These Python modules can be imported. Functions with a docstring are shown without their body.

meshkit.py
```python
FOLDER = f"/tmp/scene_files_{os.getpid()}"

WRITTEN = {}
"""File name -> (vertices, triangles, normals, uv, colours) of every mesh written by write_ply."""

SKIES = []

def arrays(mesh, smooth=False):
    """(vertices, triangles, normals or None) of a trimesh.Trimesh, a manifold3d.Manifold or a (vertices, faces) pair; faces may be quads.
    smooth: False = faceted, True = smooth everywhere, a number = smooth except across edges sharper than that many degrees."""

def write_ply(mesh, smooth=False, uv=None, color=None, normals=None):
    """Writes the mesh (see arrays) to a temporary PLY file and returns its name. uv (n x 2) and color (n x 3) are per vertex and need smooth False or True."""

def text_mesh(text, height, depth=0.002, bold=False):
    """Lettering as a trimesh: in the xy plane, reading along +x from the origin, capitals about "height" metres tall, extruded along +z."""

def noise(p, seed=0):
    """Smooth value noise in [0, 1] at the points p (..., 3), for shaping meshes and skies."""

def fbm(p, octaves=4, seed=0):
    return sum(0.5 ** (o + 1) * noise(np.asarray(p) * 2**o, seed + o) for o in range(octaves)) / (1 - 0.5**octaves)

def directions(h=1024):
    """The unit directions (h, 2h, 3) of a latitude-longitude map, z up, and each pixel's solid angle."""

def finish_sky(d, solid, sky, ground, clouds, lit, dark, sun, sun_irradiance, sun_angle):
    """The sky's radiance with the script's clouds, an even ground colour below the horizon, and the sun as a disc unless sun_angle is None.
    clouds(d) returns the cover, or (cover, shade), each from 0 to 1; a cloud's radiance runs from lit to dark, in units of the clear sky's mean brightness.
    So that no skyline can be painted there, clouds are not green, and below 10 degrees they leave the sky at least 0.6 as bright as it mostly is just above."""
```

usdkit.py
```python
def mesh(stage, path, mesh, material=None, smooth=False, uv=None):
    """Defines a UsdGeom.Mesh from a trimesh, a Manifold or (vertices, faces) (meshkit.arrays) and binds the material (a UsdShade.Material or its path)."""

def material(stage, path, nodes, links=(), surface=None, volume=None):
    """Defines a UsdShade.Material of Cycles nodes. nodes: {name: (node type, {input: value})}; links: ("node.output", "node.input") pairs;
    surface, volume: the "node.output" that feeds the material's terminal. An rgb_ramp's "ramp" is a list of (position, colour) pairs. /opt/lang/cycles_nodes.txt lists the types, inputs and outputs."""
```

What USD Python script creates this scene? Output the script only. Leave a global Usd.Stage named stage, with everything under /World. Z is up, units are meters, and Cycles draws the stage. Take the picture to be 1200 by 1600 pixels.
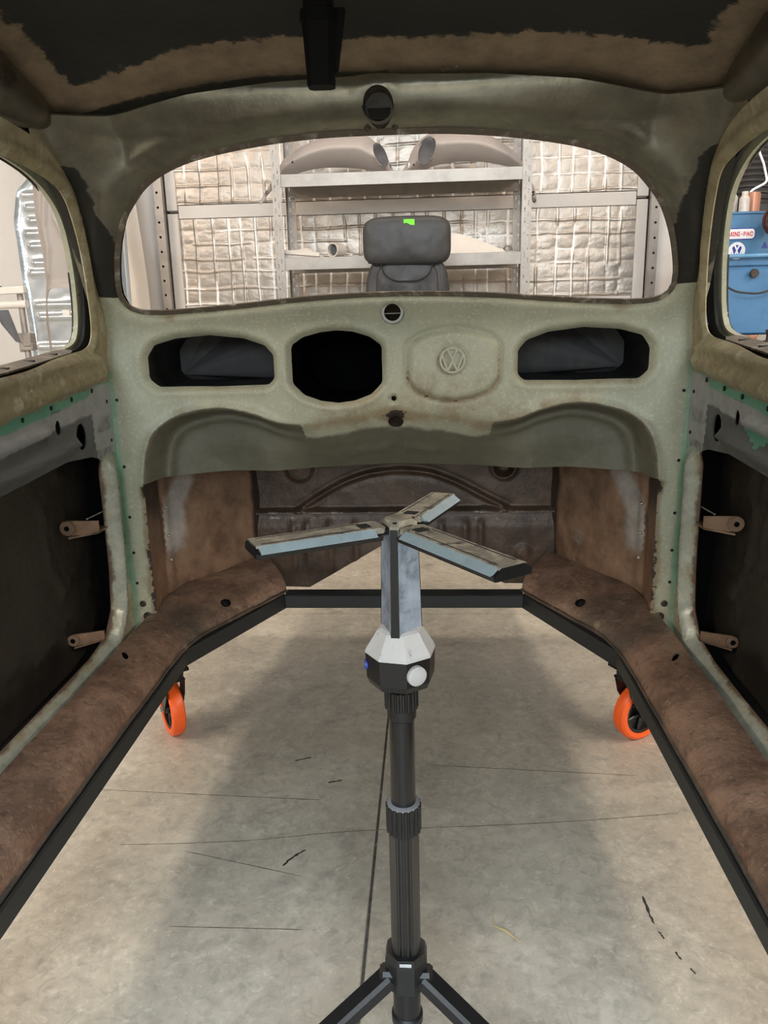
import math, random
import numpy as np, trimesh, shapely, manifold3d
from shapely.geometry import Polygon, LineString, Point, box as sbox
from shapely import affinity
from scipy.spatial import Delaunay
from scipy.interpolate import PchipInterpolator
from pxr import Usd, UsdGeom, UsdLux, UsdShade, Gf, Sdf, Vt
import usdkit, meshkit
from meshkit import fbm, noise

stage = Usd.Stage.CreateInMemory()
UsdGeom.SetStageUpAxis(stage, 'Z'); UsdGeom.SetStageMetersPerUnit(stage, 1.0)
UsdGeom.Xform.Define(stage, '/World')
rng = np.random.default_rng(7); random.seed(7)

# ------------------------------------------------------------------ camera
PSI, TH, RHO = .06217, .25653, -.02369          # yaw, pitch, roll of a hand-held phone inside the shell
EYE = np.array([.0707, 0., .966])
fw = np.array([-np.sin(PSI)*np.cos(TH), np.cos(PSI)*np.cos(TH), -np.sin(TH)])
r0 = np.array([np.cos(PSI), np.sin(PSI), 0]); u0 = np.cross(r0, fw)
rt = np.cos(RHO)*r0 + np.sin(RHO)*u0; up = np.cross(rt, fw)
cam = UsdGeom.Camera.Define(stage, '/World/camera')
cam.CreateFocalLengthAttr(24.0); cam.CreateHorizontalApertureAttr(24.0); cam.CreateVerticalApertureAttr(32.0)
cam.CreateClippingRangeAttr(Gf.Vec2f(.02, 100))
M4 = Gf.Matrix4d(*[float(x) for x in (*rt, 0, *up, 0, *(-fw), 0, *EYE, 1)])
cam.AddTransformOp().Set(M4)
cam.CreateExposureAttr(0.75)

# ------------------------------------------------------------------ lights
def area(name, loc, look, w, h, col, power):
    """a rectangular lamp at loc shining towards look; power is radiance"""
    L = UsdLux.RectLight.Define(stage, '/World/'+name)
    z = np.array(loc, float)-np.array(look, float); z /= np.linalg.norm(z)
    a = np.array([0, 1., 0]) if abs(z[2]) > .9 else np.array([0, 0, 1.])
    x = np.cross(a, z); x /= np.linalg.norm(x); y = np.cross(z, x)
    L.AddTransformOp().Set(Gf.Matrix4d(*[float(q) for q in (*x, 0, *y, 0, *z, 0, *loc, 1)]))
    L.CreateWidthAttr(w); L.CreateHeightAttr(h); L.CreateColorAttr(Gf.Vec3f(*col)); L.CreateIntensityAttr(power)
WARM = (1, .87, .75); COOL = (.82, .93, 1.0)
area('shop_light_west', (-3.3, .5, 3.25), (-3.3+.9, 1.3, 0), .35, 5.0, WARM, 19)
area('shop_light_east', (3.3, .5, 3.25), (3.3-.9, 1.3, 0), .35, 5.0, WARM, 19)
area('shop_light_front', (0, 2.75, 3.25), (0, 3.0, 0), 2.6, .3, WARM, 6.5)
area('rear_fill_light', (0, -3.6, 2.0), (0, 1.5, .9), 2.6, 1.1, COOL, 6.5)  # added cool fill from behind the camera; the rear wall has no opening
area('shop_light_rear', (0, -2.6, 3.3), (0, -1.6, 0), 3.0, .8, (.74, .88, 1.0), 17)

# ------------------------------------------------------------------ materials
def lin(*c):
    c = np.array(c, float)/255
    return tuple(np.where(c <= .04045, c/12.92, ((c+.055)/1.055)**2.4))
LOOKS = {}
def mat(name, base, layers=(), rough=.5, metal=0., vary=.12, vscale=9., speck=None, bump=0., bscale=60., spec=.5):
    """painted or bare sheet with worn layers. layer: dict(ch='wear.r'|None, col, amp, thr, soft, scale, rough, metal)"""
    n = {'pos': ('geometry', {}), 'p': ('principled_bsdf', {'roughness': rough, 'metallic': metal, 'specular_ior_level': spec}),
         'n0': ('noise_texture', {'scale': vscale, 'detail': 6., 'roughness': .65}),
         'r0': ('rgb_ramp', {'ramp': [(.25, tuple(np.array(base)*(1-vary*2))), (.5, base), (.75, tuple(np.minimum(np.array(base)*(1+vary*1.6), 1)))]})}
    l = [('pos.position', 'n0.vector'), ('n0.fac', 'r0.fac')]
    col, rg, mt = 'r0.color', None, None
    attrs = {}
    if speck:
        sc, amt, sl, sh = speck
        n['ns'] = ('noise_texture', {'scale': sc, 'detail': 3., 'roughness': .6})
        n['rs'] = ('map_range', {'range_type': 'smoothstep', 'from_min': sl, 'from_max': sh, 'to_min': 0., 'to_max': 1.})
        n['ms'] = ('mix_color', {'b': amt})
        l += [('pos.position', 'ns.vector'), ('ns.fac', 'rs.value'), ('rs.result', 'ms.fac'), (col, 'ms.a')]
        col = 'ms.result'
    for i, L in enumerate(layers):
        k = f'l{i}'
        n[k+'n'] = ('noise_texture', {'scale': L.get('scale', 25.), 'detail': L.get('detail', 7.), 'roughness': .68, 'distortion': L.get('dist', .3)})
        n[k+'a'] = ('math', {'math_type': 'multiply_add', 'value2': L.get('amp', 1.), 'value3': -.5*L.get('amp', 1.)})
        l += [('pos.position', k+'n.vector'), (k+'n.fac', k+'a.value1')]
        v = k+'a.value'
        if L.get('ch'):
            at, c = L['ch'].split('.')
            if at not in attrs:
                attrs[at] = 1
                n['at'+at] = ('attribute', {'attribute': at}); n['sp'+at] = ('separate_color', {})
                l.append((f'at{at}.color', f'sp{at}.color'))
            n[k+'s'] = ('math', {'math_type': 'add'})
            l += [(v, k+'s.value1'), (f'sp{at}.{c}', k+'s.value2')]
            v = k+'s.value'
        th, so = L.get('thr', .5), L.get('soft', .06)
        n[k+'m'] = ('map_range', {'range_type': 'smoothstep', 'from_min': th-so, 'from_max': th+so, 'to_min': 0., 'to_max': L.get('opac', 1.)})
        l.append((v, k+'m.value'))
        n[k+'v'] = ('noise_texture', {'scale': L.get('vs', 40.), 'detail': 5., 'roughness': .7})
        c0 = np.array(L['col']); vv = L.get('vary', .25)
        n[k+'r'] = ('rgb_ramp', {'ramp': [(.28, tuple(c0*(1-vv))), (.72, tuple(np.minimum(c0*(1+vv), 1)))]})
        n[k+'x'] = ('mix_color', {})
        l += [('pos.position', k+'v.vector'), (k+'v.fac', k+'r.fac'), (k+'m.result', k+'x.fac'), (col, k+'x.a'), (k+'r.color', k+'x.b')]
        col = k+'x.result'
        for prop, cur, dflt in (('rough', rg, rough), ('metal', mt, metal)):
            if prop in L or cur:
                n[k+prop] = ('mix_float', {'a': dflt, 'b': L.get(prop, dflt)})
                l.append((k+'m.result', k+prop+'.fac'))
                if cur: l.append((cur, k+prop+'.a'))
                if prop == 'rough': rg = k+'rough.result'
                else: mt = k+'metal.result'
    l.append((col, 'p.base_color'))
    if rg: l.append((rg, 'p.roughness'))
    if mt: l.append((mt, 'p.metallic'))
    if bump:
        n['bn'] = ('noise_texture', {'scale': bscale, 'detail': 6., 'roughness': .6}); n['b'] = ('bump', {'strength': bump, 'distance': .004})
        l += [('pos.position', 'bn.vector'), ('bn.fac', 'b.height'), ('b.normal', 'p.normal')]
    LOOKS[name] = usdkit.material(stage, '/World/Looks/'+name, n, l, surface='p.BSDF')
    return LOOKS[name]

RUST = lin(104, 74, 56); TAN = lin(150, 130, 104)
bulkhead_mat = mat('sage_paint', lin(170, 170, 148), [
    dict(ch='wear.g', col=lin(128, 106, 74), amp=1.1, thr=.56, soft=.22, scale=14, opac=.75, vs=30, rough=.6),
    dict(ch='wear.g', col=lin(52, 42, 34), amp=1.6, thr=.92, soft=.05, scale=60, vs=90, rough=.6),
    dict(col=lin(60, 52, 42), amp=1., thr=.235, soft=.015, scale=34, detail=4., rough=.6),
    dict(ch='wear2.r', col=lin(122, 168, 142), amp=.9, thr=.5, soft=.2, scale=18, opac=.8),
    dict(ch='wear.r', col=lin(146, 144, 130), amp=.22, thr=.5, soft=.08, scale=30, vary=.3, vs=14, rough=.27, metal=.75),
    dict(ch='wear.b', col=lin(38, 37, 34), amp=1.0, thr=.5, soft=.08, scale=11, rough=.5, metal=0.),
    dict(ch='wear2.g', col=lin(128, 122, 106), amp=1.9, thr=.80, soft=.12, scale=20, vary=.3, rough=.3, opac=.7, dist=1.5),
    dict(ch='wear2.b', col=lin(84, 80, 66), amp=.8, thr=.5, soft=.16, scale=16, opac=.85, vary=.25, rough=.6),  # dark undercoat that also carries painted shade under the dash
], rough=.42, speck=(170., lin(184, 186, 164), .5, .7), vary=.09, bump=.12, bscale=90.)
roof_mat = mat('roof_undercoat', lin(31, 31, 29), [
    dict(ch='wear.r', col=lin(126, 110, 90), amp=1.5, thr=.5, soft=.10, scale=26, vary=.35, vs=22, rough=.65),
    dict(ch='wear.g', col=lin(30, 28, 26), amp=.9, thr=.5, soft=.12, scale=30, rough=.4),
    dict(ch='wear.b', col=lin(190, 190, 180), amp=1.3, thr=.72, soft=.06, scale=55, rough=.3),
], rough=.62, vary=.18, vscale=6, bump=.35, bscale=70)
rail_mat = mat('roof_rail_metal', lin(74, 68, 58), [dict(col=lin(104, 92, 74), amp=1., thr=.08, soft=.12, scale=9, rough=.4), dict(col=lin(34, 32, 30), amp=1., thr=.10, soft=.10, scale=14)], rough=.38, metal=.35, vary=.2)
rust_mat = mat('rusted_sill', lin(140, 112, 94), [
    dict(col=lin(104, 80, 66), amp=1., thr=.02, soft=.14, scale=11), dict(col=lin(74, 56, 46), amp=1., thr=.10, soft=.10, scale=60, opac=.7), dict(col=lin(170, 146, 124), amp=1., thr=.12, soft=.08, scale=110, opac=.55),
    dict(ch='wear.r', col=lin(66, 62, 56), amp=.9, thr=.5, soft=.2, scale=9, rough=.45),
    dict(ch='wear.g', col=lin(128, 66, 44), amp=1.2, thr=.62, soft=.22, scale=8, rough=.7, opac=.7),
    dict(col=lin(150, 132, 108), amp=1., thr=.13, soft=.06, scale=26, opac=.6),
], rough=.55, vary=.22, vscale=14, bump=.5, bscale=130, speck=(210., lin(134, 112, 92), .56, .7))
apron_mat = mat('rusted_apron', lin(146, 118, 96), [
    dict(col=lin(106, 82, 64), amp=1., thr=.03, soft=.14, scale=8),
    dict(ch='wear.r', col=lin(186, 184, 180), amp=1.0, thr=.58, soft=.34, scale=13, rough=.3, metal=.5, vs=20),
    dict(ch='wear.g', col=lin(62, 50, 42), amp=.9, thr=.5, soft=.2, scale=12),
], rough=.5, metal=.1, vary=.2, vscale=12, bump=.4, bscale=60)
firewall_mat = mat('rusted_firewall', lin(88, 70, 57), [
    dict(col=lin(66, 52, 43), amp=1., thr=.0, soft=.14, scale=10),
    dict(ch='wear.r', col=lin(150, 146, 138), amp=1.5, thr=.86, soft=.14, scale=24, rough=.3, metal=.6),
], rough=.42, metal=.2, vary=.25, vscale=16, bump=.4, bscale=70)
door_mat = mat('door_paint', lin(158, 148, 116), [
    dict(col=lin(122, 108, 80), amp=1., thr=.06, soft=.12, scale=40, opac=.8),
    dict(col=lin(178, 172, 146), amp=1., thr=.10, soft=.08, scale=26),
    dict(ch='wear.r', col=lin(92, 94, 94), amp=.25, thr=.5, soft=.06, scale=20, vary=.25, vs=9, rough=.5),
    dict(ch='wear.g', col=lin(96, 160, 134), amp=.25, thr=.5, soft=.08, scale=26, vary=.1, rough=.35),
    dict(ch='wear.b', col=lin(158, 160, 162), amp=.55, thr=.5, soft=.12, scale=18, vary=.18, rough=.4),
    dict(ch='wear2.r', col=lin(182, 186, 172), amp=1.1, thr=.45, soft=.2, scale=26, rough=.25, metal=.25),
    dict(ch='wear2.g', col=lin(98, 78, 60), amp=.9, thr=.5, soft=.14, scale=18, rough=.6),
    dict(ch='wear2.b', col=lin(26, 26, 24), amp=.4, thr=.5, soft=.1, scale=18, rough=.5),
], rough=.48, vary=.12, bump=.18, bscale=80)
tar_mat = mat('door_tar', lin(50, 46, 41), [dict(col=lin(78, 66, 52), amp=1., thr=.14, soft=.12, scale=6, opac=.6)], rough=.45, vary=.25, vscale=7, bump=.5, bscale=26)
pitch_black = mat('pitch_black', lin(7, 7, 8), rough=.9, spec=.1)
ring_mat = mat('tarnished_ring', lin(112, 110, 104), rough=.35, metal=.8)
flange_mat = mat('worn_flange', lin(100, 90, 78), [dict(col=lin(168, 160, 146), amp=1., thr=.1, soft=.1, scale=30)], rough=.45, metal=.2)
black_gap = mat('black_channel', lin(18, 18, 19), rough=.7)
dark_void = mat('dark_liner', lin(34, 34, 34), [dict(ch=None, col=lin(60, 56, 50), amp=1., thr=.14, soft=.1, scale=20)], rough=.6)
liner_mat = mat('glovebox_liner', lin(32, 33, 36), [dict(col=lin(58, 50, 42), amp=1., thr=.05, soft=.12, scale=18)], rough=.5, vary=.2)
steel_edge = mat('bright_edge', lin(206, 200, 188), [dict(col=lin(120, 108, 92), amp=1., thr=.1, soft=.1, scale=50)], rough=.35, metal=.6)
exterior_mat = mat('exterior_primer', lin(150, 152, 138), rough=.45)
bolt_mat = mat('old_bolt', lin(70, 62, 54), rough=.45, metal=.5, vary=.3, vscale=120)
rail_black = mat('black_powdercoat', lin(34, 37, 38), rough=.42, vary=.08, vscale=40, bump=.15, bscale=700)
orange_mat = mat('orange_polyurethane', lin(255, 104, 38), [dict(col=lin(214, 108, 70), amp=1., thr=.16, soft=.08, scale=60, opac=.8)], rough=.38, vary=.05)
black_plastic = mat('black_plastic', lin(27, 27, 28), [dict(col=lin(120, 118, 112), amp=1., thr=.24, soft=.03, scale=70, opac=.35)], rough=.42, vary=.15, vscale=40, bump=.1, bscale=300)
matt_black = mat('matt_black', lin(9, 9, 9), rough=.7, spec=.2)
black_gloss = mat('black_tube', lin(24, 24, 26), rough=.3, vary=.1)
grey_tube = mat('grey_black_tube', lin(66, 62, 58), rough=.42, metal=.2, vary=.12)
dust_mat = mat('dusty_grey_plastic', lin(158, 152, 139), [dict(col=lin(200, 190, 168), amp=1., thr=.03, soft=.07, scale=34, dist=1.), dict(col=lin(84, 81, 77), amp=1., thr=.08, soft=.07, scale=30, dist=1.)], rough=.6, vary=.15, vscale=30)
clear_blue = mat('frosted_lens', lin(176, 196, 204), rough=.25, vary=.08, vscale=60)
worn_blue_black = mat('scuffed_tower_plastic', lin(168, 180, 196), [dict(col=lin(190, 202, 212), amp=1., thr=.17, soft=.1, scale=60, opac=.7), dict(col=lin(76, 82, 94), amp=1., thr=.08, soft=.15, scale=24)], rough=.38, vary=.2, vscale=40)
light_grey = mat('light_grey_plastic', lin(206, 208, 210), [dict(col=lin(120, 122, 126), amp=1., thr=.15, soft=.08, scale=70)], rough=.45)
tube_grey_light = mat('pale_ring', lin(128, 132, 138), rough=.45)
blue_plastic = mat('blue_plastic', lin(60, 80, 190), rough=.4)
white_panel = mat('white_painted_wall', lin(212, 206, 200), rough=.6, vary=.04, vscale=2)
ceiling_mat = mat('ceiling_white', lin(214, 208, 200), rough=.7, vary=.03)
foil_mat = mat('foil_insulation', lin(176, 164, 152), [dict(ch='wear.r', col=lin(252, 248, 242), amp=.5, thr=.5, soft=.2, scale=40, vary=.03, metal=.1, rough=.4)], rough=.36, metal=.7, vary=.08, vscale=14, bump=.35, bscale=60)  # the near-white layer paints glints onto the quilted ridges
stile_mat = mat('door_steel_white', lin(214, 206, 198), rough=.45, vary=.03)
galv_mat = mat('galvanised_steel', lin(160, 152, 144), rough=.42, metal=.55, vary=.1, vscale=14)
primer_grey = mat('grey_primer', lin(176, 166, 160), rough=.62, vary=.04, vscale=5)
primer_warm = mat('warm_primer', lin(160, 150, 142), rough=.55, vary=.05, vscale=5)
primer_dark = mat('dark_opening', lin(84, 82, 84), rough=.6, vary=.15)
cream_part = mat('cream_part', lin(214, 206, 196), rough=.5, vary=.06)
leather = mat('black_leather', lin(54, 54, 55), rough=.48, vary=.1, vscale=26, bump=.12, bscale=50)
green_tag = mat('green_tag', lin(112, 232, 40), rough=.5)
blue_paint = mat('blue_cabinet_paint', lin(74, 122, 164), [dict(col=lin(60, 96, 128), amp=1., thr=.1, soft=.15, scale=9, opac=.7), dict(col=lin(50, 60, 66), amp=1., thr=.25, soft=.02, scale=40)], rough=.4, vary=.08, vscale=3)
blue_light = mat('light_blue_rail', lin(108, 158, 198), rough=.4)
white_sticker = mat('white_sticker', lin(232, 232, 234), rough=.4, vary=.02)
red_print = mat('red_print', lin(206, 60, 62), rough=.4); navy_print = mat('navy_print', lin(48, 56, 140), rough=.4)
rubber = mat('dark_rubber', lin(58, 54, 52), rough=.6, vary=.2)
maroon = mat('maroon_plastic', lin(74, 40, 38), rough=.4, vary=.2)
orange_cap = mat('dull_orange', lin(196, 116, 84), rough=.5); clearish = mat('pale_plastic', lin(206, 196, 188), rough=.3, vary=.12, vscale=30); copper = mat('copper_tin', lin(186, 130, 104), rough=.35, metal=.3)
bench_mat = mat('dark_bench', lin(70, 62, 56), rough=.6, vary=.2)
shiny_panel = mat('bare_shiny_steel', lin(186, 192, 196), rough=.24, metal=.75, vary=.1, vscale=10, bump=.25, bscale=16)
sheet_plastic = mat('milky_plastic_sheet', lin(222, 214, 204), rough=.4, vary=.05, vscale=4)
straw_mat = mat('dry_straw', lin(212, 190, 140), rough=.6)
mark_mat = mat('floor_mark', lin(58, 55, 52), rough=.7, vary=.3, vscale=90)
crack_mat = mat('floor_crack', lin(120, 112, 100), rough=.8, vary=.3, vscale=60)
joint_mat = mat('joint_filler', lin(88, 85, 79), [dict(col=lin(150, 146, 136), amp=1., thr=.13, soft=.06, scale=50)], rough=.8, vary=.35, vscale=70)
concrete = mat('polished_concrete', lin(202, 193, 177), [
    dict(col=lin(176, 169, 155), amp=1., thr=.0, soft=.16, scale=3.2, opac=.75, dist=.6, rough=.4),
    dict(col=lin(224, 217, 202), amp=1., thr=.08, soft=.14, scale=9., opac=.55, dist=.8, rough=.32),
    dict(col=lin(128, 125, 119), amp=1., thr=.15, soft=.12, scale=5.5, opac=.75, dist=.5, rough=.45),
    dict(col=lin(150, 144, 134), amp=1., thr=.07, soft=.12, scale=30., opac=.5, dist=1.2),
    dict(col=lin(226, 220, 206), amp=1., thr=.10, soft=.08, scale=70., opac=.4, dist=1.),
    dict(col=lin(222, 218, 208), amp=1., thr=.225, soft=.02, scale=44., opac=.8),
], rough=.36, vary=.07, vscale=26, bump=.06, bscale=90)

# ------------------------------------------------------------------ naming
USED = {}
def numbered(parent, name):
    k = (parent, name); USED[k] = USED.get(k, -1)+1
    return f'{parent}/{name}' + (f'_{USED[k]:03d}' if USED[k] else '')
def path(p): return '/World' if p is None else str(p.GetPath())
def keys(prim, label=None, category=None, group=None, kind=None):
    for k, v in (('label', label), ('category', category), ('group', group), ('kind', kind)):
        if v: prim.SetCustomDataByKey(k, v)
    return prim
def thing(name, label, category, loc=(0, 0, 0), rotz=0., group=None, kind=None):
    x = UsdGeom.Xform.Define(stage, numbered('/World', name))
    x.AddTranslateOp().Set(Gf.Vec3d(*map(float, loc)))
    if rotz: x.AddRotateZOp().Set(float(rotz))
    return keys(x.GetPrim(), label, category, group, kind)
def holder(name, parent, loc=(0, 0, 0), rotz=0., label=None):
    x = UsdGeom.Xform.Define(stage, numbered(path(parent), name))
    x.AddTranslateOp().Set(Gf.Vec3d(*map(float, loc)))
    if rotz: x.AddRotateZOp().Set(float(rotz))
    return keys(x.GetPrim(), label)
def obj(name, m, material, parent=None, smooth=35, wear=None, wear2=None, **kw):
    p = usdkit.mesh(stage, numbered(path(parent), name), m, material, smooth=smooth)
    for nm, w in (('wear', wear), ('wear2', wear2)):
        if w is not None:
            UsdGeom.PrimvarsAPI(p).CreatePrimvar(nm, Sdf.ValueTypeNames.Color3fArray, 'vertex').Set(Vt.Vec3fArray.FromNumpy(np.asarray(w, np.float32)))
    return keys(p.GetPrim(), **kw)

# ------------------------------------------------------------------ shapes
cat = trimesh.util.concatenate
def T(m, loc=(0, 0, 0), rot=None, ang=0.):
    m = m.copy()
    if rot is not None: m.apply_transform(trimesh.transformations.rotation_matrix(ang, rot))
    m.apply_translation(loc); return m
def cbox(sx, sy, sz, c=.002, loc=(0, 0, 0)):
    """a box with chamfered edges, centred"""
    a, b, d = sx/2, sy/2, sz/2; c = min(c, a*.9, b*.9, d*.9)
    pts = [(x*(a-c*i), y*(b-c*j), z*(d-c*k)) for x in (-1, 1) for y in (-1, 1) for z in (-1, 1) for i, j, k in ((0, 1, 1), (1, 0, 1), (1, 1, 0))]
    m = trimesh.convex.convex_hull(np.array(pts)); m.apply_translation(loc); return m
def span(x0, x1, y0, y1, z0, z1, c=.002):
    return cbox(x1-x0, y1-y0, z1-z0, c, ((x0+x1)/2, (y0+y1)/2, (z0+z1)/2))
def hull(pts): return trimesh.convex.convex_hull(np.array(pts, float))
def bar(p, q, w, h, c=.001, upv=(0, 0, 1)):
    """a rectangular bar from p to q"""
    p, q = np.array(p, float), np.array(q, float); d = q-p; L = np.linalg.norm(d); d /= L
    u = np.array(upv, float); s = np.cross(d, u); s /= np.linalg.norm(s); u = np.cross(s, d)
    m = cbox(w, L, h, c); R = np.eye(4); R[:3, :3] = np.stack([s, d, u], 1); R[:3, 3] = (p+q)/2
    m.apply_transform(R); return m
def lathe(prof, n=32, axis='z', loc=(0, 0, 0)):
    m = trimesh.creation.revolve(np.array(prof, float), sections=n)
    if axis == 'x': m.apply_transform(trimesh.transformations.rotation_matrix(math.pi/2, (0, 1, 0)))
    if axis == 'y': m.apply_transform(trimesh.transformations.rotation_matrix(-math.pi/2, (1, 0, 0)))
    m.apply_translation(loc); return m
def sweep(pts, r, n=10):
    pts = np.asarray(pts, float); r = np.broadcast_to(r, (len(pts),))
    t = np.gradient(pts, axis=0); t /= np.linalg.norm(t, axis=1, keepdims=True)
    a = np.cross(t[0], (0, 0, 1.) if abs(t[0][2]) < .9 else (1., 0, 0)); a /= np.linalg.norm(a)
    V = []
    ang = np.arange(n)*2*np.pi/n
    for p, tt, rr in zip(pts, t, r):
        a = a-tt*(a@tt); a /= np.linalg.norm(a); b = np.cross(tt, a)
        V.append(p+rr*(np.cos(ang)[:, None]*a+np.sin(ang)[:, None]*b))
    V = np.vstack(V+[pts[:1], pts[-1:]]); k = len(pts); Fc = []
    for i in range(k-1):
        for j in range(n):
            j2 = (j+1) % n; A, B, Cc, D = i*n+j, i*n+j2, (i+1)*n+j2, (i+1)*n+j
            Fc += [(A, B, Cc), (A, Cc, D)]
    for j in range(n):
        j2 = (j+1) % n; Fc += [(k*n, j2, j), (k*n+1, (k-1)*n+j, (k-1)*n+j2)]
    return trimesh.Trimesh(V, Fc, process=False)
def curve(pts, n=40):
    """smooth path through pts"""
    pts = np.asarray(pts, float); s = np.r_[0, np.cumsum(np.linalg.norm(np.diff(pts, axis=0), axis=1))]
    return PchipInterpolator(s, pts)(np.linspace(0, s[-1], n))
def rounded(poly, r):
    """rounds the corners of a polygon, convex and concave"""
    return poly.buffer(-r, quad_segs=6).buffer(2*r, quad_segs=6).buffer(-r, quad_segs=6)
def chaikin(pts, k=3):
    """rounds a closed outline by cutting its corners"""
    p = np.asarray(pts, float)
    for _ in range(k):
        q = np.roll(p, -1, 0); p = np.stack([.75*p+.25*q, .25*p+.75*q], 1).reshape(-1, 2)
    return Polygon(p)
def prism(poly, h, chamfer=0.):
    g = getattr(poly, 'geoms', [poly])
    return cat([trimesh.creation.extrude_polygon(p, h, engine='earcut') for p in g])
def sst(x, a, b):
    t = np.clip((np.asarray(x, float)-a)/(b-a), 0, 1); return t*t*(3-2*t)
def dist(geom, P): return shapely.distance(shapely.points(P[:, 0], P[:, 1]), geom)
def inside(poly, P): return shapely.contains_xy(poly, P[:, 0], P[:, 1])

def sheet(poly, F, t, h, toward, inner_h=None):
    """A thin sheet: the region poly of the (u, v) plane laid out in space by F(uv)->xyz, t thick, its front facing the point or direction toward.
    Returns (mesh, uv of each vertex)."""
    bp = []
    for ring in [poly.exterior, *poly.interiors]:
        n = max(8, int(round(ring.length/h)))
        c = np.array(ring.coords)[:-1]
        s = [ring.interpolate(k/n, normalized=True).coords[0] for k in range(n)]
        q = np.array(s); keep = np.ones(len(q), bool)
        d = np.linalg.norm(q[:, None]-c[None], axis=2) if len(c) < 400 else None
        if d is not None:      # keep true corners
            q[np.argmin(d, 0)] = c if len(c) < len(q) else q[np.argmin(d, 0)]
        bp.append(q)
    B = np.vstack(bp)
    x0, y0, x1, y1 = poly.bounds; hh = inner_h or h
    gx, gy = np.meshgrid(np.arange(x0, x1, hh), np.arange(y0, y1, hh*.87)); gx = gx+(np.arange(gx.shape[0]) % 2)[:, None]*hh/2
    G = np.c_[gx.ravel(), gy.ravel()]; G = G[inside(poly, G)]
    G = G[dist(poly.boundary, G) > .5*h]
    P = np.unique(np.round(np.vstack([B, G]), 7), axis=0)
    tri = Delaunay(P).simplices
    a, b, c = P[tri[:, 0]], P[tri[:, 1]], P[tri[:, 2]]
    ok = inside(poly, (a+b+c)/3); ar = np.abs(np.cross(b-a, c-a)); tri = tri[ok & (ar > 1e-10)]
    e = 1e-4
    X = F(P); du = F(P+[e, 0])-F(P-[e, 0]); dv = F(P+[0, e])-F(P-[0, e])
    N = np.cross(du, dv); N /= np.linalg.norm(N, axis=1, keepdims=True)+1e-12
    tw = np.asarray(toward, float)
    sgn = np.sign(np.median(np.einsum('ij,ij->i', N, np.broadcast_to(tw, N.shape)))) or 1
    N *= sgn
    fn = np.cross(X[tri[:, 1]]-X[tri[:, 0]], X[tri[:, 2]]-X[tri[:, 0]])
    flip = np.einsum('ij,ij->i', fn, N[tri[:, 0]]) < 0
    tri[flip] = tri[flip][:, ::-1]
    Y = X-N*t; n = len(P)
    ed = np.vstack([tri[:, [0, 1]], tri[:, [1, 2]], tri[:, [2, 0]]])
    key = np.sort(ed, 1); _, idx, cnt = np.unique(key, axis=0, return_index=True, return_counts=True)
    be = ed[idx[cnt == 1]]
    i0, i1 = be[:, 0], be[:, 1]; m = len(be); o = 2*n
    V = np.vstack([X, Y, X[i0], X[i1], Y[i0], Y[i1]]); UV = np.vstack([P, P, P[i0], P[i1], P[i0], P[i1]])
    k = np.arange(m)
    rim = np.vstack([np.c_[o+m+k, o+k, o+2*m+k], np.c_[o+m+k, o+2*m+k, o+3*m+k]])
    return trimesh.Trimesh(V, np.vstack([tri, tri[:, ::-1]+n, rim]), process=False), UV
def put_sheet(name, poly, F, t, h, toward, material, parent, wear=None, wear2=None, **kw):
    m, uv = sheet(poly, F, t, h, toward)
    return obj(name, m, material, parent, True, None if wear is None else wear(uv, m.vertices), None if wear2 is None else wear2(uv, m.vertices), **kw)
def mirror(poly): return affinity.scale(poly, -1, 1, origin=(0, 0))
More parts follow.
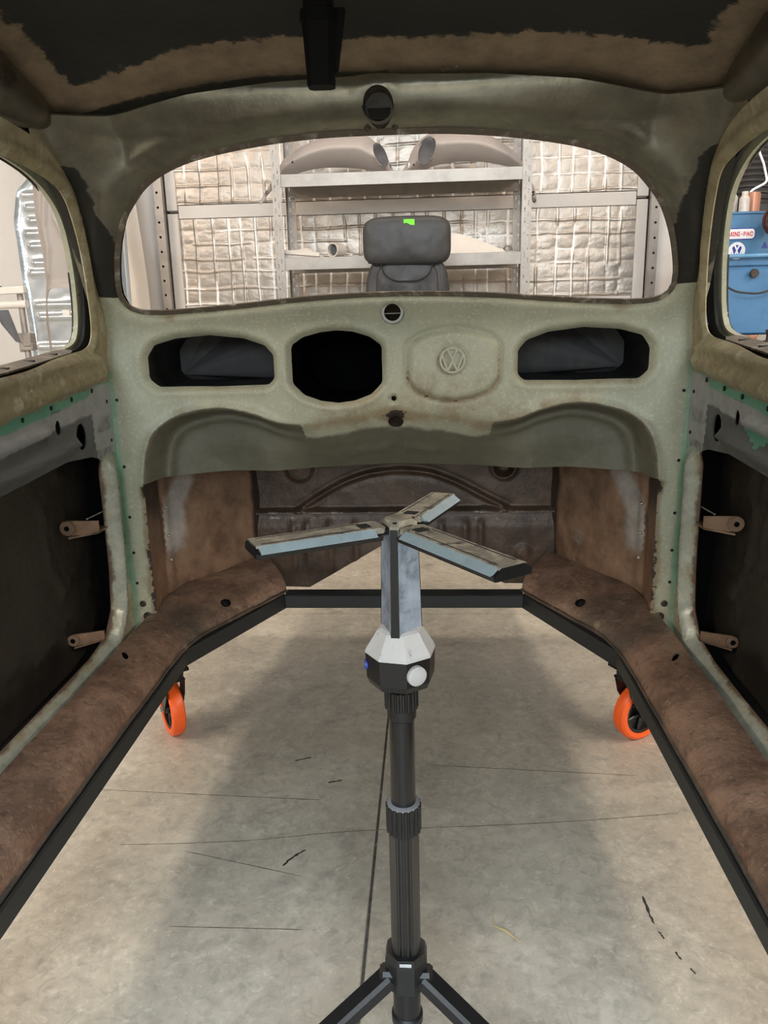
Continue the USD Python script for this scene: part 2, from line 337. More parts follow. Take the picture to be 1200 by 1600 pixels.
def mir(m):
    m = m.copy(); m.vertices[:, 0] *= -1; m.invert(); return m

# ================================================================== THE SETTING: a workshop
FL = thing('floor', None, None, kind='structure')
JX, JY = -.036, 2.36
X0, X1, Y0, Y1 = -4.4, 4.4, -4.5, 4.6
for xa, xb in ((X0, JX-.0024), (JX+.0024, X1)):
    for ya, yb in ((Y0, JY-.0025), (JY+.0025, Y1)):
        obj('slab', span(xa, xb, ya, yb, -.12, 0, .002), concrete, FL, False)
jp = np.array([[X0, 0, 0], [X1, 0, 0]])
obj('joint_filler', span(JX-.0024, JX+.0024, Y0, Y1, -.1, -.0015, .0003), joint_mat, FL, False)
obj('joint_filler', span(X0, X1, JY-.0025, JY+.0025, -.1, -.0035, .0005), joint_mat, FL, False)
def ribbon(pts, w, seed, z=.0006, ragged=.7):
    """a thin irregular mark lying on the floor"""
    pts = curve(np.array(pts, float), max(12, int(40*np.linalg.norm(np.diff(np.array(pts), axis=0), axis=1).sum())))
    t = np.gradient(pts, axis=0); t /= np.linalg.norm(t, axis=1, keepdims=True); s = np.c_[-t[:, 1], t[:, 0]]
    r = np.random.default_rng(seed); ww = w*(1-ragged*r.random(len(pts)))/2; ww[[0, -1]] *= .2
    jit = r.normal(0, w*.12, len(pts))[:, None]*s
    A, Bp = pts+jit+s*ww[:, None], pts+jit-s*ww[:, None]; n = len(pts)
    V = np.vstack([np.c_[A, np.full(n, z)], np.c_[Bp, np.full(n, z)], np.c_[A, np.zeros(n)], np.c_[Bp, np.zeros(n)]]); f = []
    for i in range(n-1):
        f += [(n+i, n+i+1, i), (i, n+i+1, i+1), (2*n+i, i, i+1), (2*n+i, i+1, 2*n+i+1), (n+i, 3*n+i, n+i+1), (n+i+1, 3*n+i, 3*n+i+1)]
    return trimesh.Trimesh(V, f, process=False)
for i, p in enumerate([[(-.72, 1.39), (-.40, 1.372), (-.16, 1.36)], [(-.52, 1.215), (-.30, 1.23), (-.1, 1.262), (.3, 1.30), (.55, 1.335)],
                       [(-.39, 1.20), (-.16, 1.14)], [(-.36, 1.02), (-.14, 1.02)], [(.06, 1.49), (.5, 1.46)]]):
    obj('crack', ribbon(p, .0018, i), crack_mat, FL, False)
for i, (p, w) in enumerate([([(.424, 1.111), (.424, 1.075), (.426, 1.05)], .009), ([(.428, 1.035), (.433, 1.02)], .006), ([(.442, .995), (.447, .98)], .006),
                            ([(.455, .965), (.46, .955)], .005), ([(-.20, 1.165), (-.185, 1.19), (-.165, 1.21)], .010), ([(-.15, 1.42), (-.12, 1.43)], .007), ([(-.235, 1.50), (-.2, 1.515)], .006)]):
    obj('scuff_mark', ribbon(p, w*.6, 20+i), mark_mat, FL, False)

def struct(name, m, material, **kw): return obj(name, m, material, None, False, kind='structure', **kw)
struct('ceiling', span(X0, X1, Y0, Y1, 3.4, 3.5), ceiling_mat)
struct('wall_left', span(X0-.1, X0, Y0, Y1, -.1, 3.5), white_panel)
struct('wall_right', span(X1, X1+.1, Y0, Y1, -.1, 3.5), white_panel)
struct('wall_rear', span(X0, X1, Y0-.1, Y0, -.1, 3.5), white_panel)
DX0, DX1, DYY = -1.345, 1.225, 4.40
WF = thing('wall_front', None, None, kind='structure')
obj('panel', span(X0, DX0-.02, DYY-.06, DYY+.1, 0, 3.4), white_panel, WF, False)
obj('panel', span(DX1+.02, X1, DYY-.06, DYY+.1, 0, 3.4), white_panel, WF, False)
obj('panel', span(DX0-.02, DX1+.02, DYY-.06, DYY+.1, 2.16, 3.4), white_panel, WF, False)
# overhead door with quilted foil between white stiles
GD = thing('door_1', None, None, kind='structure')
rows = [(.02, .42), (.50, .945), (1.015, 1.47), (1.545, 2.06)]
def foil(x0, x1, z0, z1, seed):
    r = np.random.default_rng(seed)
    def lines(a, b, step):
        v = [a]
        while v[-1] < b: v.append(v[-1]+step*(.75+.5*r.random()))
        return np.array(v)
    lx, lz = lines(x0-.05, x1+.05, .085), lines(z0-.05, z1+.05, .075)
    h = .0062
    def F(P):
        x, z = P[:, 0], P[:, 1]
        q = np.c_[x*6, z*6, np.full(len(x), seed)]
        xx = x+.016*(fbm(q, 3)-.5); zz = z+.022*(fbm(q*1.3+7, 3)-.5)
        dx = np.min(np.abs(xx[:, None]-lx[None]), 1); dz = np.min(np.abs(zz[:, None]-lz[None]), 1)
        ridge = .0075*np.exp(-(dx/.0045)**2)*sst(fbm(q*.9+3, 2), .38, .5)+.0060*np.exp(-(dz/.0045)**2)*sst(fbm(q*.8+9, 2), .36, .5)
        puff = .003*(1-np.exp(-dx/.010))*(1-np.exp(-dz/.010))
        wr = .005*(fbm(np.c_[x*12, z*22, np.full(len(x), seed+.5)], 3)-.5)
        return np.c_[x, DYY-.012-puff-ridge-wr, z]
    m, uv = sheet(sbox(x0, z0, x1, z1), F, .004, h if z1 > .9 and z0 < 1.6 else .03, (0, -1, 0))
    def ridge_glint(P):  # mask for the bright glints painted along the ridge lines
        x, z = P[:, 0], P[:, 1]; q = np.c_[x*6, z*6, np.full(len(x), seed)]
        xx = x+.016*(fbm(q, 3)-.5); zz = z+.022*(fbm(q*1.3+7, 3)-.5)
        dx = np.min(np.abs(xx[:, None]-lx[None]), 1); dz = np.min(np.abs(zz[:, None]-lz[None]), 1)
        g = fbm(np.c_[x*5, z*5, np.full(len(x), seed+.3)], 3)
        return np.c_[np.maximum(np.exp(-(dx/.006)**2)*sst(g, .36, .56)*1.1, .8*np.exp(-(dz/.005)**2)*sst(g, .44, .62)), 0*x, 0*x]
    return m, ridge_glint(uv)
for k, (z0, z1) in enumerate(rows):
    obj('door_section', span(DX0, DX1, DYY+.012, DYY+.05, z0-.035, z1+.035, .004), stile_mat, GD, False)
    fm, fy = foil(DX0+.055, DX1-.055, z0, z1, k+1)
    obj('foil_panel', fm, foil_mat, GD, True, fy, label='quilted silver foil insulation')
    for xa, xb in ((DX0, DX0+.058), (DX1-.058, DX1)):
        obj('stile', span(xa, xb, DYY-.022, DYY+.011, z0-.03, z1+.03, .003), stile_mat, GD, False)
    obj('seam_rail', span(DX0+.06, DX1-.06, DYY-.012, DYY+.011, z1+.003, z1+.072, .003), stile_mat, GD, False)
def track(x, s):
    tr = thing('trim_1' if s < 0 else 'trim_2', None, None, kind='structure')
    holes = [Point(.018, z).buffer(.0065, quad_segs=3) for z in np.arange(.1, 2.12, .075)]
    poly = sbox(0, 0, .046, 2.16).difference(shapely.union_all(holes))
    m = prism(poly, .003); m.apply_transform(trimesh.transformations.rotation_matrix(math.pi/2, (1, 0, 0)))
    if s > 0: m.vertices[:, 0] = .046-m.vertices[:, 0]; m.invert()
    m.apply_translation((x if s > 0 else x-.046, DYY-.09, 0))
    obj('perforated_angle', m, galv_mat, tr, False)
    obj('web', span(x-.004 if s < 0 else x, x if s < 0 else x+.004, DYY-.09, DYY-.062, 0, 2.16, .0005), galv_mat, tr, False)
    xs = (x-.044, x-.008) if s < 0 else (x+.008, x+.044)
    obj('shadow_gap', span(*xs, DYY-.084, DYY-.062, 0, 2.16, .001), black_gap, tr, False)
track(DX0+.004, -1); track(DX1-.004, 1)

# ================================================================== THE CAR SHELL
CAR = thing('car_shell', 'stripped old two-door car body shell with patchy sage green paint, rust and bare metal', 'car')
def softmin(a, b, k): return -k*np.log(np.exp(-a/k)+np.exp(-b/k))
ze_half = PchipInterpolator([0, .10, .18, .24, .30, .37, .45, .50, .518, .529, .5345, .60], [.756, .745, .733, .740, .762, .775, .762, .732, .70, .65, .60, .50])
_ax = np.linspace(0, .533, 90)
edge_line = LineString(np.c_[np.r_[-_ax[::-1], _ax[1:]], ze_half(np.abs(np.r_[-_ax[::-1], _ax[1:]]))])
edge_poly = Polygon(list(edge_line.coords)+[(.533, .3), (-.533, .3)])
WS_half = [(0, 1.2455), (.10, 1.245), (.20, 1.238), (.30, 1.225), (.36, 1.211), (.413, 1.189), (.445, 1.163), (.472, 1.136), (.495, 1.10), (.511, 1.068), (.528, 1.025), (.533, 1.0), (.524, .978), (.49, .968), (.42, .970), (.30, .978), (.20, .987), (.10, .992), (0, .994)]
windshield = chaikin(WS_half+[(-x, z) for x, z in WS_half[::-1][1:-1]], 2)
glove_L = rounded(Polygon([(-.507, .84), (-.507, .885), (-.492, .908), (-.45, .920), (-.38, .925), (-.31, .917), (-.268, .902), (-.251, .882), (-.251, .835), (-.262, .822), (-.37, .820), (-.49, .823)]), .012)
glove_R = mirror(glove_L)
gauge = rounded(Polygon([(-.213, .90), (-.187, .917), (-.150, .926), (-.118, .929), (-.085, .926), (-.05, .915), (-.026, .897), (-.026, .822), (-.05, .798), (-.085, .785), (-.12, .781), (-.155, .786), (-.190, .799), (-.213, .823)]), .012)
blank = rounded(mirror(gauge), .02)
ash = Point(-.001, .962).buffer(.017); key_hole = Point(-.003, .789).buffer(.0055); knob_hole = affinity.scale(Point(-.001, .736).buffer(.015), 1.1, .9)
mirror_hole = affinity.translate(affinity.scale(Point(0, 0).buffer(.023), 1., .95), -.003, 1.268)
lip_half = [(.600, .27), (.600, .84), (.598, .91), (.590, .997), (.575, 1.075), (.556, 1.15), (.545, 1.19), (.535, 1.222), (.515, 1.250), (.44, 1.266), (.39, 1.272), (.29, 1.289), (.16, 1.301), (0, 1.306)]
lower_half = [(0, .618), (.2, .618), (.30, .622), (.5355, .622), (.5365, .485), (.537, .27)]
outline = Polygon([(x, z) for x, z in lip_half]+[(-x, z) for x, z in lip_half[::-1][1:]]+[(-x, z) for x, z in lower_half[::-1]]+lower_half[1:])
small = [Point(s*.535, z).buffer(.0045) for s in (-1, 1) for z in (.44, .56)]
bulkhead_poly = outline.difference(shapely.union_all([windshield, glove_L, glove_R, gauge, ash, key_hole, knob_hole, mirror_hole]))
lips = {'w': windshield, 'g': shapely.union_all([glove_L, glove_R, gauge])}
def g_front(P):
    x, z = P[:, 0], P[:, 1]; a = np.abs(x)
    y = softmin(np.full(len(x), 1.59), 1.556-.9*(z-.985), .012)
    y = y-.034*sst(a, .40, .57)-.05*sst(a, .42, .52)*np.clip((z-1.10)/.1, 0, 2)**2*.8
    y = y-.022*(1-((z-1.275)/.03)**2).clip(0)*(1-.5*sst(a, .3, .5))*(z > 1.245)            # header rolls towards the cabin
    d = np.where(inside(edge_poly, P), 1, -1)*dist(edge_line, P)
    mid = 1-sst(a, .16, .30)
    rec = np.where(d > 0, .062*(1-np.exp(-(d/.013)**2)), 0)
    soft = .022*np.log1p(np.exp(np.clip(d/.022, -30, 30)))
    y = y+rec*(1-mid)+soft*1.35*mid+np.where(d > 0, d*.35*(1-mid), 0)-.007*(1-mid)*np.exp(-(d/.011)**2)
    y = y-mid*.006*np.exp(-((d-.085)/.012)**2)*(np.abs(a-.055) < .035)
    y = y-(1-mid)*.011*np.exp(-((d-.030)/.0055)**2)-.012*(1-mid)*sst(d, .03, .09)
    dw = dist(windshield, P); dg = dist(lips['g'], P)
    y = y+.022*np.exp(-dw/.006)-.006*np.exp(-((dw-.02)/.012)**2)*sst(z, .97, 1.01)
    y = y+.014*np.exp(-dg/.0045)-.003*np.exp(-((dg-.012)/.007)**2)
    db = dist(blank.exterior, P); inb = inside(blank, P)
    y = y-np.where(inb, .0055*(1-np.exp(-(db/.006)**2)), 0)+.006*np.exp(-(db/.0045)**2)+.003*np.exp(-(dist(Point(.118, .866).buffer(.027).exterior, P)/.004)**2)
    for h, r in ((ash, .004), (key_hole, .002), (knob_hole, .003)):
        dh = dist(h, P); y = y+.006*np.exp(-dh/r)-.003*np.exp(-((dh-.006)/.003)**2)
    y = y+.003*np.exp(-dist(mirror_hole, P)/.005)-.009*np.exp(-((x+.003)/.028)**2-((z-1.288)/.016)**2)
    # dents where the posts were hammered, a light unevenness of old steel
    return y+.0025*(fbm(np.c_[x*9, z*9, 0*x], 3)-.5)
def F_front(P): return np.c_[P[:, 0], g_front(P), P[:, 1]]
def wear_front(P, V):
    x, z = P[:, 0], P[:, 1]; a = np.abs(x)
    d = np.where(inside(edge_poly, P), 1, -1)*dist(edge_line, P)
    up_ = sst(z, 1.0, 1.006)
    dg = dist(shapely.union_all([glove_L, glove_R, gauge, blank]), P)
    lowp = sst(.66-z, 0, .25)*(a > .5)
    rust = (.22+.14*sst(x, .1, .3))*np.exp(-dg/.02)*(1-sst(z, .82, .92))+.55*np.exp(-((a-.537)/.010)**2)*(z < .62)+.36*np.exp(-dist(blank.exterior, P)/.003)+.42*np.exp(-dist(Point(.118, .866).buffer(.027).exterior, P)/.004)+.12*(np.hypot(x-.118, z-.866) < .027)+.75*np.exp(-(np.hypot((x+.001)/1.8, z-.752)/.012)**2)+.42*np.exp(-np.abs(d)/.024)*(1+.3*sst(x, .1, .3))+.25*np.exp(-(np.hypot(a-.45, z-.965)/.022)**2)*2+.16*(1-sst(a, .05, .3))*(1-sst(z, .8, .95))+.35*lowp+.10
    black = up_*(.95*np.exp(-((a-.535)/.035)**2)*(z < 1.2)+.25)
    teal = .62*sst(a, .566, .578)*(z < .86)
    streak = up_*.5*(a < .46)*(1-.3*sst(z, 1.28, 1.31))
    undercoat_shade = 1.0*np.where(a > .2, sst(d, -.012, .006), sst(d, .0, .06))*(z < .80)  # undercoat mask, also painting shade into the arches and centre underside
    return np.c_[up_, rust*(1-up_), black], np.c_[teal, streak, undercoat_shade]
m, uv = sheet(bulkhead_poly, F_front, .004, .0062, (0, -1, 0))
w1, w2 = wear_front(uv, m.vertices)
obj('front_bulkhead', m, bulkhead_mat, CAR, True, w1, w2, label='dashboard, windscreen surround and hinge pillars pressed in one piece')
def on_front(x, z, off=0.): return np.array([x, g_front(np.array([[x, z]]))[0]-off, z])
# windscreen flange: the outer return of the opening
ring = windshield.buffer(.002).difference(windshield.buffer(-.007))
put_sheet('windscreen_flange', ring, lambda P: np.c_[P[:, 0], 1.575-.9*(P[:, 1]-.985)-.034*sst(np.abs(P[:, 0]), .40, .57)-.004*((np.abs(P[:, 0])/.5)**2), P[:, 1]], .003, .008, (0, -1, 0), flange_mat, CAR)
# round trim ring of the centre hole, and the pressed emblem
obj('trim_ring', T(lathe([(.0165, -.004), (.0215, -.004), (.0225, 0), (.0215, .004), (.0165, .004), (.0165, -.004)], 32, 'y'), on_front(-.001, .962, .004)+[0, -.001, 0]), ring_mat, CAR)
def emblem_shape(R, w):
    ringp = Point(0, 0).buffer(R, quad_segs=16).difference(Point(0, 0).buffer(R-w, quad_segs=16))
    v = LineString([(-.36*R, .80*R), (0, .10*R), (.36*R, .80*R)]).buffer(w*.5, cap_style=2, join_style=2)
    ww = LineString([(-.80*R, .40*R), (-.36*R, -.78*R), (0, -.06*R), (.36*R, -.78*R), (.80*R, .40*R)]).buffer(w*.5, cap_style=2, join_style=2)
    return shapely.union_all([ringp, v, ww]).intersection(Point(0, 0).buffer(R))
em = prism(emblem_shape(.0265, .0046), .006)
em.apply_transform(trimesh.transformations.rotation_matrix(math.pi/2, (1, 0, 0)))
c = on_front(.118, .866); em.apply_translation((.118, c[1]+.0016, .866))
obj('emblem', em, bulkhead_mat, CAR, False, np.tile([0, .32, 0], (len(em.vertices), 1)), np.zeros((len(em.vertices), 3)), label='pressed round emblem on the blank cover')
# bright cup of the mirror mount behind the header hole, with its two screws
obj('mirror_mount', cat([T(lathe([(0, .0), (.021, 0), (.0235, -.018), (.0255, -.018), (.024, .003), (0, .003)], 28, 'y'), (-.003, g_front(np.array([[-.003, 1.268]]))[0]+.020, 1.268))]), rail_mat, CAR)
obj('mirror_flap', hull([(x, g_front(np.array([[-.003, 1.268]]))[0]+dy, z) for x, z, dy in ((-.021, 1.266, .016), (.015, 1.266, .016), (-.021, 1.266, .019), (.015, 1.266, .019), (-.016, 1.247, .004), (.010, 1.247, .004), (-.016, 1.247, .007), (.010, 1.247, .007))]), ring_mat, CAR, False)
for sx in (-.024, .020):
    obj('screw', T(lathe([(0, -.004), (.004, -.003), (.005, 0), (0, 0)], 12, 'y'), on_front(sx, 1.247, .0)+[0, -.001, 0]), bolt_mat, CAR)
# boxes behind the openings
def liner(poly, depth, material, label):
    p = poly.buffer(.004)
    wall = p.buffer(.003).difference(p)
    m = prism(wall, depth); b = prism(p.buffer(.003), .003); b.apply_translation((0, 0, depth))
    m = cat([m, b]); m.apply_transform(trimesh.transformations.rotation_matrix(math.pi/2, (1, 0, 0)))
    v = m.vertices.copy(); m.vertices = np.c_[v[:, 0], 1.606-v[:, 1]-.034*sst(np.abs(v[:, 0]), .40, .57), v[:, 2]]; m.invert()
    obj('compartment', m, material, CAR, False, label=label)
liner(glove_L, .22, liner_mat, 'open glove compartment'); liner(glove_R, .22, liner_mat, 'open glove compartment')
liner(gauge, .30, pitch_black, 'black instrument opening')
# outside skin around the scuttle, which keeps the light out of the nose
sc = Polygon([(-.63, 1.625), (.63, 1.625), (.60, 2.25), (-.60, 2.25)])
put_sheet('scuttle_skin', sc, lambda P: np.c_[P[:, 0], P[:, 1]-.06*(np.abs(P[:, 0])/.6)**2, .963-.07*((P[:, 1]-1.56)/.69)**1.5-.035*(np.abs(P[:, 0])/.62)**3], .002, .04, (0, 0, 1), exterior_mat, CAR)
for s in (-1, 1):
    put_sheet('cowl_side', Polygon([(1.55, .28), (2.25, .28), (2.25, .86), (1.8, .915), (1.55, .93)]), lambda P, s=s: np.c_[np.full(len(P), s*.64)-s*.05*((P[:, 0]-1.55)/.7)**2, P[:, 0], P[:, 1]], .002, .05, (s, 0, 0), exterior_mat, CAR)
ol = outline.buffer(.012).union(sbox(-.45, 1.2, .45, 1.42))
put_sheet('windscreen_outer_skin', ol.intersection(sbox(-1, .93, 1, 1.42)).difference(windshield.buffer(.004)), lambda P: np.c_[P[:, 0], 1.612-.9*(P[:, 1]-.985)-.034*sst(np.abs(P[:, 0]), .40, .57)-.05*sst(np.abs(P[:, 0]), .42, .52)*np.clip((P[:, 1]-1.10)/.1, 0, 2)**2*.8, P[:, 1]], .002, .02, (0, -1, 0), rail_mat, CAR)
for s in (-1, 1):
    obj('pillar_light_block', hull([(s*x, y, z) for x, y in ((.590, 1.572), (.668, 1.572), (.668, 1.70), (.60, 1.70)) for z in (.262, .885)]), black_gap, CAR, False)  # black blocks added behind the pillars to stop light leaks
obj('nose_panel', span(-.6, .6, 2.25, 2.252, .44, .90, .0005), exterior_mat, CAR, False)

# roof, with its undercoat scraped back along the edges
def F_roof(P):
    x, y = P[:, 0], P[:, 1]; a = np.abs(x)
    z = 1.405-.072*(np.clip(y-.3, 0, 2))**2-.030*np.clip(.3-y, 0, 2)**2-.022*sst(y, 1.12, 1.30)-.062*(a/.52)**3.2
    return np.c_[x, y, z+.004*(fbm(np.c_[x*5, y*5, 0*x], 3)-.5)]
def wear_roof(P, V):
    x, y = P[:, 0], P[:, 1]; a = np.abs(x)
    edge_y = 1.205-.02*np.exp(-((x-.2)/.15)**2)-.035*sst(a, .42, .5)+.014*np.sin(x*9)
    tan_ = np.maximum(sst(y, edge_y-.022, edge_y+.035)*1.05, sst(a, .415, .48)*1.05)
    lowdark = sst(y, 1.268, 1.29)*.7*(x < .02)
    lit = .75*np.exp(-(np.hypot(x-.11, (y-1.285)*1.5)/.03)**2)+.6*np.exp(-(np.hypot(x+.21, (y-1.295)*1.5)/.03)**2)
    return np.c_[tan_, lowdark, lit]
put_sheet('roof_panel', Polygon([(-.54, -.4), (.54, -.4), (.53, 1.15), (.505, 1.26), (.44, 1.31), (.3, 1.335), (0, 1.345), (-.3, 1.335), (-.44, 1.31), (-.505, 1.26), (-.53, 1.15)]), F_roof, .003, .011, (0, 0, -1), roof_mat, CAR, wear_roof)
for s in (-1, 1):
    pts = curve([(s*.515, -.55, 1.30), (s*.523, .3, 1.305), (s*.520, .9, 1.285), (s*.514, 1.15, 1.268), (s*.502, 1.262, 1.256)], 50)
    r = np.full(50, .047); r[-6:] = .047*np.sqrt(np.linspace(1, .02, 6).clip(0)); 
    obj('roof_rail', sweep(pts, r, 28), rail_mat, CAR, 60)
    # gutter skin outside the rail
    put_sheet('roof_gutter', Polygon([(-.6, 1.22), (1.10, 1.22), (1.24, 1.21), (1.34, 1.19), (1.36, 1.2), (1.2, 1.30), (.6, 1.36), (-.6, 1.36)]), lambda P, s=s: np.c_[s*(.565-.06*(P[:, 1]-1.2)/.16), P[:, 0], P[:, 1]], .002, .05, (s, 0, 0), exterior_mat, CAR)

# footwell: wheel-arch aprons, firewall, toe panel
def apron(s):
    A, B = np.array([.538, 1.566]), np.array([.562, 1.715]); Cc = np.array([.392, 2.0])
    L1 = np.linalg.norm(B-A); L2 = np.linalg.norm(Cc-B)
    def F(P):
        u, z = P[:, 0], P[:, 1]
        k = sst(u, L1-.02, L1+.02)
        p1 = A+(B-A)*(u/L1)[:, None]; p2 = B+(Cc-B)*((u-L1)/L2)[:, None]
        q = np.where((u < L1)[:, None], p1, p2)
        dent = .012*(fbm(np.c_[u*9, z*9, np.full(len(u), s+3.)], 3)-.5)
        bow = .012*np.sin(np.clip((u-L1)/L2, 0, 1)*np.pi)
        edge = .008*np.exp(-((u-L1-.012)/.010)**2)
        out = np.c_[s*(q[:, 0]-.5*(dent+bow+edge)), q[:, 1]-.8*(dent+bow+edge), z]
        return out
    poly = Polygon([(0, .24), (L1+L2+.01, .24), (L1+L2+.01, .74), (0, .70)])
    if s > 0:      # rusted-through slot at the bottom
        poly = poly.difference(Polygon([(L1+.012, .300), (L1+.018, .318), (L1+.024, .300), (L1+.05, .304), (L1+.075, .300), (L1+.10, .305), (L1+.098, .297), (L1+.07, .292), (L1+.04, .296), (L1+.02, .290)]))
    def wear(P, V):
        u, z = P[:, 0], P[:, 1]; v = u-L1
        c = .95*np.exp(-((v-.03-.05*sst(z, .5, .6))/.045)**2)*sst(z, .36, .46)*(u > L1)+.35*np.exp(-(np.hypot(v-.22, z-.40)/.05)**2)
        dk = .8*sst(z, .565, .60)*0+.9*sst(u, L1+L2-.06, L1+L2)+.6*(u < L1-.01)*sst(z, .4, .6)
        return np.c_[c, dk, 0*u]
    put_sheet('wheel_arch_panel', poly, F, .003, .010, (-s, -1, 0), apron_mat, CAR, wear)
    for zz in (.40, .46, .53):
        p = F(np.array([[L1+.014, zz]]))[0]
        obj('spot_weld', T(trimesh.creation.icosphere(2, .0045), p), steel_edge, CAR)
for s in (-1, 1): apron(s)
bead_pts = np.array([(-.285, .447), (-.22, .49), (-.155, .525), (-.08, .548), (-.01, .555), (.06, .549), (.13, .525), (.20, .488), (.27, .452)])
bead = LineString(curve(bead_pts, 40))
fh = [Point(-.277, .563).buffer(.031), Point(.265, .562).buffer(.030)]
fw_poly = sbox(-.42, .44, .42, .78).difference(fh[0])
def F_fw(P):
    x, z = P[:, 0], P[:, 1]
    d = dist(bead, P)
    y = 2.0-.008*np.exp(-(d/.0055)**2)+.003*np.exp(-((d-.014)/.006)**2)+.006*(fbm(np.c_[x*12, z*12, 0*x], 3)-.5)
    for h in fh:
        y = y-.008*np.exp(-(dist(h.exterior, P)/.006)**2)
    y = y+np.where(inside(fh[1], P), .014*(1-np.exp(-(dist(fh[1].exterior, P)/.010)**2)), 0)
    y = y-.016*sst(.456-z, 0, .012)
    return np.c_[x, y, z]
def wear_fw(P, V):
    x, z = P[:, 0], P[:, 1]
    dd = np.minimum(dist(fh[0], P), dist(fh[1], P))
    return np.c_[.42*np.exp(-dd/.05)+.55*np.exp(-((z-.444)/.006)**2)+.16, 0*x, 0*x]
put_sheet('firewall', fw_poly, F_fw, .003, .0048, (0, -1, 0), firewall_mat, CAR, wear_fw)
obj('firewall_plug', T(lathe([(0, 0), (.032, 0), (.034, .006), (0, .006)], 24, 'y'), (-.277, 2.03, .563)), rust_mat, CAR)
toe = Polygon([(-.42, .447), (.42, .447), (.42, .255), (.40, .24), (.27, .243), (.022, .374), (-.022, .374), (-.262, .233), (-.345, .235), (-.42, .245)])
def F_toe(P):
    x, z = P[:, 0], P[:, 1]; y = np.full(len(x), 1.985)+.02*(z-.44)
    for rx in (-.30, -.262, -.20, -.13, .10, .165, .205):
        y = y-.007*np.exp(-((x-rx)/.007)**2)*sst(z, .27, .29)*(1-sst(z, .40, .43))
    y = y+.010*sst(z, .40, .44)-.008*np.exp(-(dist(Point(.318, .33).buffer(.014), P)/.006)**2)
    return np.c_[x, y+.008*(fbm(np.c_[x*10, z*10, 0*x+5], 3)-.5), z]
put_sheet('toe_panel', toe, F_toe, .003, .008, (0, -1, 0), firewall_mat, CAR, lambda P, V: np.c_[.52*np.exp(-((P[:, 1]-.425)/.014)**2)+.18, 0*P[:, 0], 0*P[:, 0]])

# heater channels: the rusty box sills that turn inwards at the front
def channel(s):
    ip = curve([(.462, -.6), (.462, 1.0), (.460, 1.44), (.446, 1.535), (.385, 1.67), (.318, 1.80), (.30, 1.84)], 140)
    op = curve([(.556, -.6), (.552, .9), (.553, 1.40), (.553, 1.56), (.535, 1.72), (.44, 1.90), (.385, 1.985)], 140)
    ii = np.linspace(0, 1, 140)
    def P_(c, v): return np.c_[np.interp(v, ii, c[:, 0]), np.interp(v, ii, c[:, 1])]
    hole = affinity.scale(Point(.42, .905).buffer(.02), 3.5, .45)
    # unroll: u in [0,1] across (0 = inner foot), v in [0,1] along
    ss = np.linspace(0, 1, 400)
    def F(Q):
        u, v = Q[:, 0], Q[:, 1]/4.
        I, O = P_(ip, v), P_(op, v)
        uu = u/.16                           # 0..1.25 ; below .18 the vertical lip
        k = np.clip((uu-.16)/.84, 0, 1)
        a = np.sin(k*np.pi/2)
        base = np.minimum(uu/.16, 1)*.012
        crest = .046+.0*v
        q = I+(O-I)*(1-np.cos(k*np.pi/2)*(1-.0))[:, None]
        z = .271+base+crest*a
        dd = .010*(fbm(np.c_[v*26, u*30, np.full(len(u), s*2.)], 3)-.5)
        return np.c_[s*q[:, 0], q[:, 1], z+dd*np.clip(uu, 0, 1)]
    poly = Polygon([(0, 0), (.16, 0), (.16, 4), (0, 4)])
    poly0 = Polygon([(.03, .01), (.158, .01), (.158, 3.99), (.03, 3.99)])
    hole = affinity.translate(affinity.scale(Point(0, 0).buffer(1.), .013, .026), .075, 3.66)
    h2 = affinity.translate(affinity.scale(Point(0, 0).buffer(1.), .010, .016), .135, 3.02)
    poly = poly.difference(hole).difference(h2)
    def wear(Q, V):
        v = Q[:, 1]/4
        return np.c_[.55*np.exp(-((v-.86)/.10)**2)+.15*(v < .5), .5*(v < .72)*(.5+.5*np.exp(-(Q[:, 0]/.05)**2)), 0*v]
    put_sheet('heater_channel', poly, F, .003, .011, (0, 0, 1), rust_mat, CAR, wear, label='rusty heater channel along the sill')
    fl = np.linspace(0, 1, 120); fp = P_(ip, fl)
    fz = .2765+.005*fbm(np.c_[fl*40, 0*fl, 0*fl+s], 3)
    tn = np.gradient(fp, axis=0); tn /= np.linalg.norm(tn, axis=1, keepdims=True); nn = np.c_[-tn[:, 1], tn[:, 0]]
    Vf = np.vstack([np.c_[s*(fp+nn*o)[:, 0], (fp+nn*o)[:, 1], z] for o, z in ((.004, fz), (-.006, fz+.003), (-.006, fz-.004), (.004, fz-.004))]); n_ = len(fl); ff = []
    for q in range(4):
        q2 = (q+1) % 4
        for i in range(n_-1): ff += [(q*n_+i, q*n_+i+1, q2*n_+i+1), (q*n_+i, q2*n_+i+1, q2*n_+i)]
    fm_ = trimesh.Trimesh(Vf, ff, process=False); fm_.fix_normals()
    obj('sill_flange', fm_, rust_mat, CAR, False, np.tile([.6, 0, 0], (len(Vf), 1)))
    put_sheet('added_dark_backing', poly0, lambda Q: F(Q)-np.array([0, 0, .010]), .001, .03, (0, 0, 1), black_gap, CAR)  # black sheet added so that no light shows through the holes
for s in (-1, 1): channel(s)
# bolts on the hinge pillar
for s in (-1, 1):
    for x, z, r in ((.556, .322, .010), (.564, .352, .007)):
        p = on_front(s*x, z)
        obj('pillar_bolt', T(lathe([(0, -.008), (r*.6, -.008), (r*.7, -.003), (r, -.002), (r, .003), (0, .003)], 14, 'y'), p), bolt_mat, CAR)
    for z in (.40, .47, .55, .66, .80):
        p = on_front(s*.572, z)
        obj('clip_hole', T(lathe([(0, -.0012), (.0032, -.0012), (.0034, .002), (0, .002)], 10, 'y'), p), black_gap, CAR)

